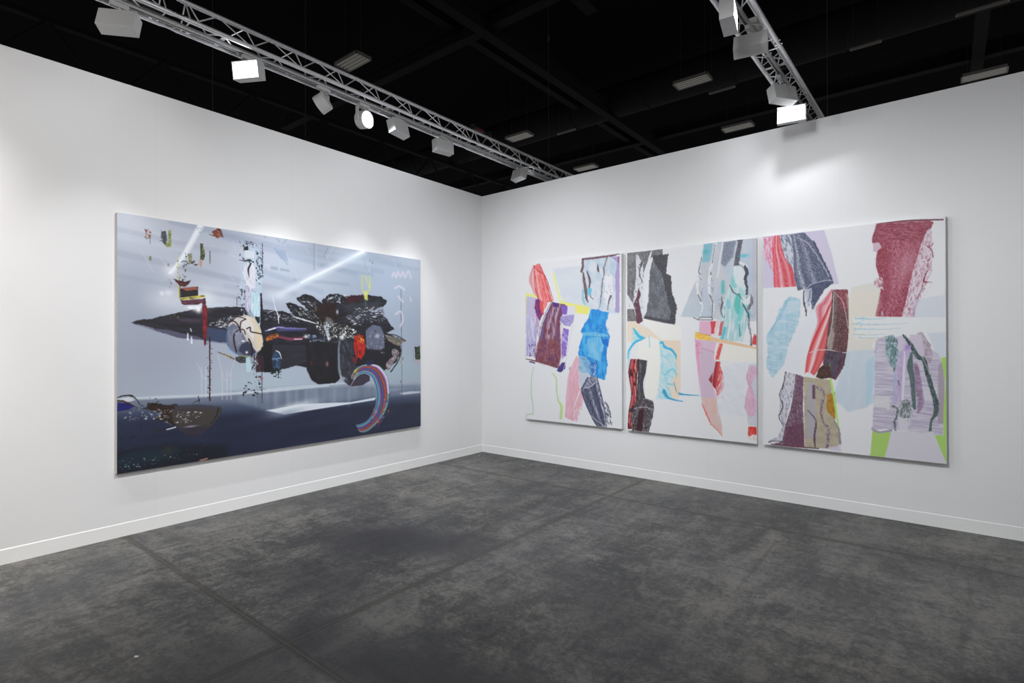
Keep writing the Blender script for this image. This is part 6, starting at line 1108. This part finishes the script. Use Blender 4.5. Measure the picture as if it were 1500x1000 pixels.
# ------------------------------------------------------------------ the hall roof
struct(boxobj('ceiling', (-45, -14, 13.2), (30, 60, 13.4), M_deck))
def ibeam(name, label, a, b, h, w, m=None, cat='steel beam', top=None):
    a, b = Vector(a), Vector(b); d = b - a; L = d.length; bm = bmesh.new(); f = h * .09
    add_box(bm, (-w / 2, 0, 0), (w / 2, L, f)); add_box(bm, (-w / 2, 0, h - f), (w / 2, L, h)); add_box(bm, (-w * .07, 0, f), (w * .07, L, h - f))
    o = bmobj(name, bm, m or M_steel); o.location = a; o.rotation_euler = (0, 0, math.atan2(-d.x, d.y)); return tag(o, label, cat)
ibeam('roof_beam', 'black steel beam running away from the camera across the middle of the dark roof', (-5.76, -5, 11), (-5.76, 34, 11), .55, .34)
ibeam('roof_beam', 'black steel beam crossing from side to side high above the corner', (-18, 6.75, 11.2), (16, 6.75, 11.2), .5, .34)
ibeam('roof_beam', 'black steel beam running away to the left of the middle one, above the long truss', (-7.1, -5, 11.6), (-7.1, 30, 11.6), .4, .3)
ibeam('roof_beam', 'short black steel beam over the crossing, upper middle of the dark roof', (-3.4, 1, 11.9), (-3.4, 9, 11.9), .4, .4)
ibeam('roof_beam', 'far black steel beam crossing behind the round duct', (-22, 19, 11.4), (20, 19, 11.4), .5, .34)
ibeam('roof_beam', 'black steel beam running away over the shorter truss at right', (6.1, -2, 11.2), (6.1, 34, 11.2), .5, .34)
# joist girder at left
def girder(label, x, z, h, y0, y1):
    t = thing('roof_girder', label, 'steel girder', (x, y0, z)); L = y1 - y0
    for zz in (0, h): bm = bmesh.new(); add_box(bm, (-.12, 0, zz - .08), (.12, L, zz + .08)); bmobj('chord', bm, M_steel, t)
    n = int(L / 1.5)
    for i in range(n):
        bm = bmesh.new(); a = (0, i * L / n, 0 if i % 2 else h); b = (0, (i + 1) * L / n, h if i % 2 else 0); add_tube(bm, a, b, .05, 6); bmobj('web_member', bm, M_steel, t)
girder('black open-web roof girder low behind the left wall', -15.2, 9.2, 1.8, -8, 25)
# round duct
bm = bmesh.new(); add_tube(bm, (0, 0, 0), (50, 0, 0), .66, 40)
o = bmobj('air_duct', bm, M_duct, None, True, 40); o.location = (-30, 14.7, 11.75)
t = thing('ventilation_duct', 'large round black duct crossing the roof from side to side', 'duct', (-30, 14.7, 11.75)); o.parent = t; o.location = (0, 0, 0)
for x in np.arange(2, 50, 3.4):
    bm = bmesh.new(); add_tube(bm, (x, 0, 0), (x + .09, 0, 0), .685, 40); bmobj('duct_band', bm, M_duct, t, True, 40)

def highbay(label, x, y, z=10.5, s=1.0):
    t = thing('highbay_light', label, 'ceiling light', (x, y, z), (0, 0, 0)); w, d = .6 * s, .29 * s
    bm = bmesh.new(); a = [(-w, -d, .0), (w, -d, 0), (w, d, 0), (-w, d, 0)]
    for lo, hi in (((-w, -d, 0), (w, -d + .02, .09)), ((-w, d - .02, 0), (w, d, .09)), ((-w, -d, 0), (-w + .03, d, .09)), ((w - .03, -d, 0), (w, d, .09)), ((-w, -d, .09), (w, d, .1)), ((-w * .9, -.07, .1), (w * .9, .07, .15))): add_box(bm, lo, hi)
    bmobj('housing', bm, M_darkbox, t)
    # ridged reflector between the tubes
    V = []; F = []; n = 4; k = 0; span = 2 * (d - .02)
    prof = []
    for i in range(n):
        y0 = -d + .02 + span * i / n; prof += [(y0, .012), (y0 + span / n * .22, .07), (y0 + span / n * .78, .07)]
    prof.append((d - .02, .012))
    for xx in (-w + .03, w - .03):
        for yy, zz in prof: V.append((xx, yy, zz))
    m = len(prof); F = [(i, i + 1, m + i + 1, m + i) for i in range(m - 1)]; rfl = obj('reflector', V, F, M_refl, t)
    for i in range(n):
        yc = -d + .02 + span * (i + .5) / n; bm = bmesh.new(); add_tube(bm, (-w + .04, yc, .03), (w - .04, yc, .03), .019, 12); bmobj('tube', bm, M_tube, rfl, True, 40)
    for xx in (-w * .7, w * .7):
        bm = bmesh.new(); add_tube(bm, (xx, 0, .15), (xx, 0, 13.2 - z), .006, 6); bmobj('hanger', bm, M_galv, t)
    return t
HB = HIGHBAYS
for lab, x, y in HB: highbay(lab, x, y)
def strip_light(label, x, y, z=10.5, L=1.0):
    t = thing('strip_light', label, 'ceiling light', (x, y, z)); bm = bmesh.new(); add_box(bm, (-L / 2, -.05, 0), (L / 2, .05, .06), bev=.01); bmobj('housing', bm, M_darkbox, t)
    bm = bmesh.new(); add_tube(bm, (-L / 2 + .03, 0, -.012), (L / 2 - .03, 0, -.012), .013, 10); bmobj('tube', bm, M_darkbox, t, True, 40)
    for xx in (-L * .4, L * .4): bm = bmesh.new(); add_tube(bm, (xx, 0, .06), (xx, 0, 13.2 - z), .005, 6); bmobj('hanger', bm, M_galv, t)
for lab, x, y, L in STRIPS: strip_light(lab, x, y, 10.5, L)
for lab, x, y, z0, z1 in WIRES:
    bm = bmesh.new(); add_tube(bm, (0, 0, 0), (0, 0, z1 - z0), .006, 6); add_box(bm, (-.02, -.02, (z1 - z0) * .55), (.02, .02, (z1 - z0) * .55 + .12), bev=.005)
    o = bmobj('hanging_wire', bm, M_galv); o.location = (x, y, z0); tag(o, lab, 'wire')

# small debris on the floor
for lab, x, y in (('tiny white paint chip on the floor beside the corner skirting', .17, -.25), ('tiny pale shred of tape on the floor at lower left', 2.05, -4.85)):
    bm = bmesh.new(); add_box(bm, (-.008, -.004, 0), (.009, .005, .004), bev=.001); o = bmobj('paint_chip', bm, M_trim); o.location = (x, y, .0005); o.rotation_euler = (0, 0, .7); tag(o, lab, 'debris')

# ------------------------------------------------------------------ camera, world, view
yaw, pitch, roll, foc = .6758081, .0040982, -.0020699, 790.228
F_ = Vector((-math.sin(yaw) * math.cos(pitch), math.cos(yaw) * math.cos(pitch), math.sin(pitch))); R0 = Vector((math.cos(yaw), math.sin(yaw), 0)); U0 = R0.cross(F_)
Rv = R0 * math.cos(roll) + U0 * math.sin(roll); Uv = -R0 * math.sin(roll) + U0 * math.cos(roll)
cam = bpy.data.cameras.new('camera'); co = bpy.data.objects.new('camera', cam); C.objects.link(co)
cam.sensor_fit = 'HORIZONTAL'; cam.sensor_width = 36; cam.lens = foc / 1500 * 36; cam.clip_end = 200
M = Matrix(((Rv.x, Uv.x, -F_.x, 5.1761271), (Rv.y, Uv.y, -F_.y, -5.7719717), (Rv.z, Uv.z, -F_.z, 1.5452935), (0, 0, 0, 1))); co.matrix_world = M
sc = bpy.context.scene; sc.camera = co
w = bpy.data.worlds.new('hall_dark'); sc.world = w; w.use_nodes = True; bg = w.node_tree.nodes['Background']; bg.inputs[0].default_value = (1, .985, .96, 1); bg.inputs[1].default_value = .19
sc.view_settings.view_transform = 'Standard'; sc.view_settings.look = 'None'; sc.view_settings.gamma = 1; sc.view_settings.use_curve_mapping = False; sc.view_settings.exposure = EXPO
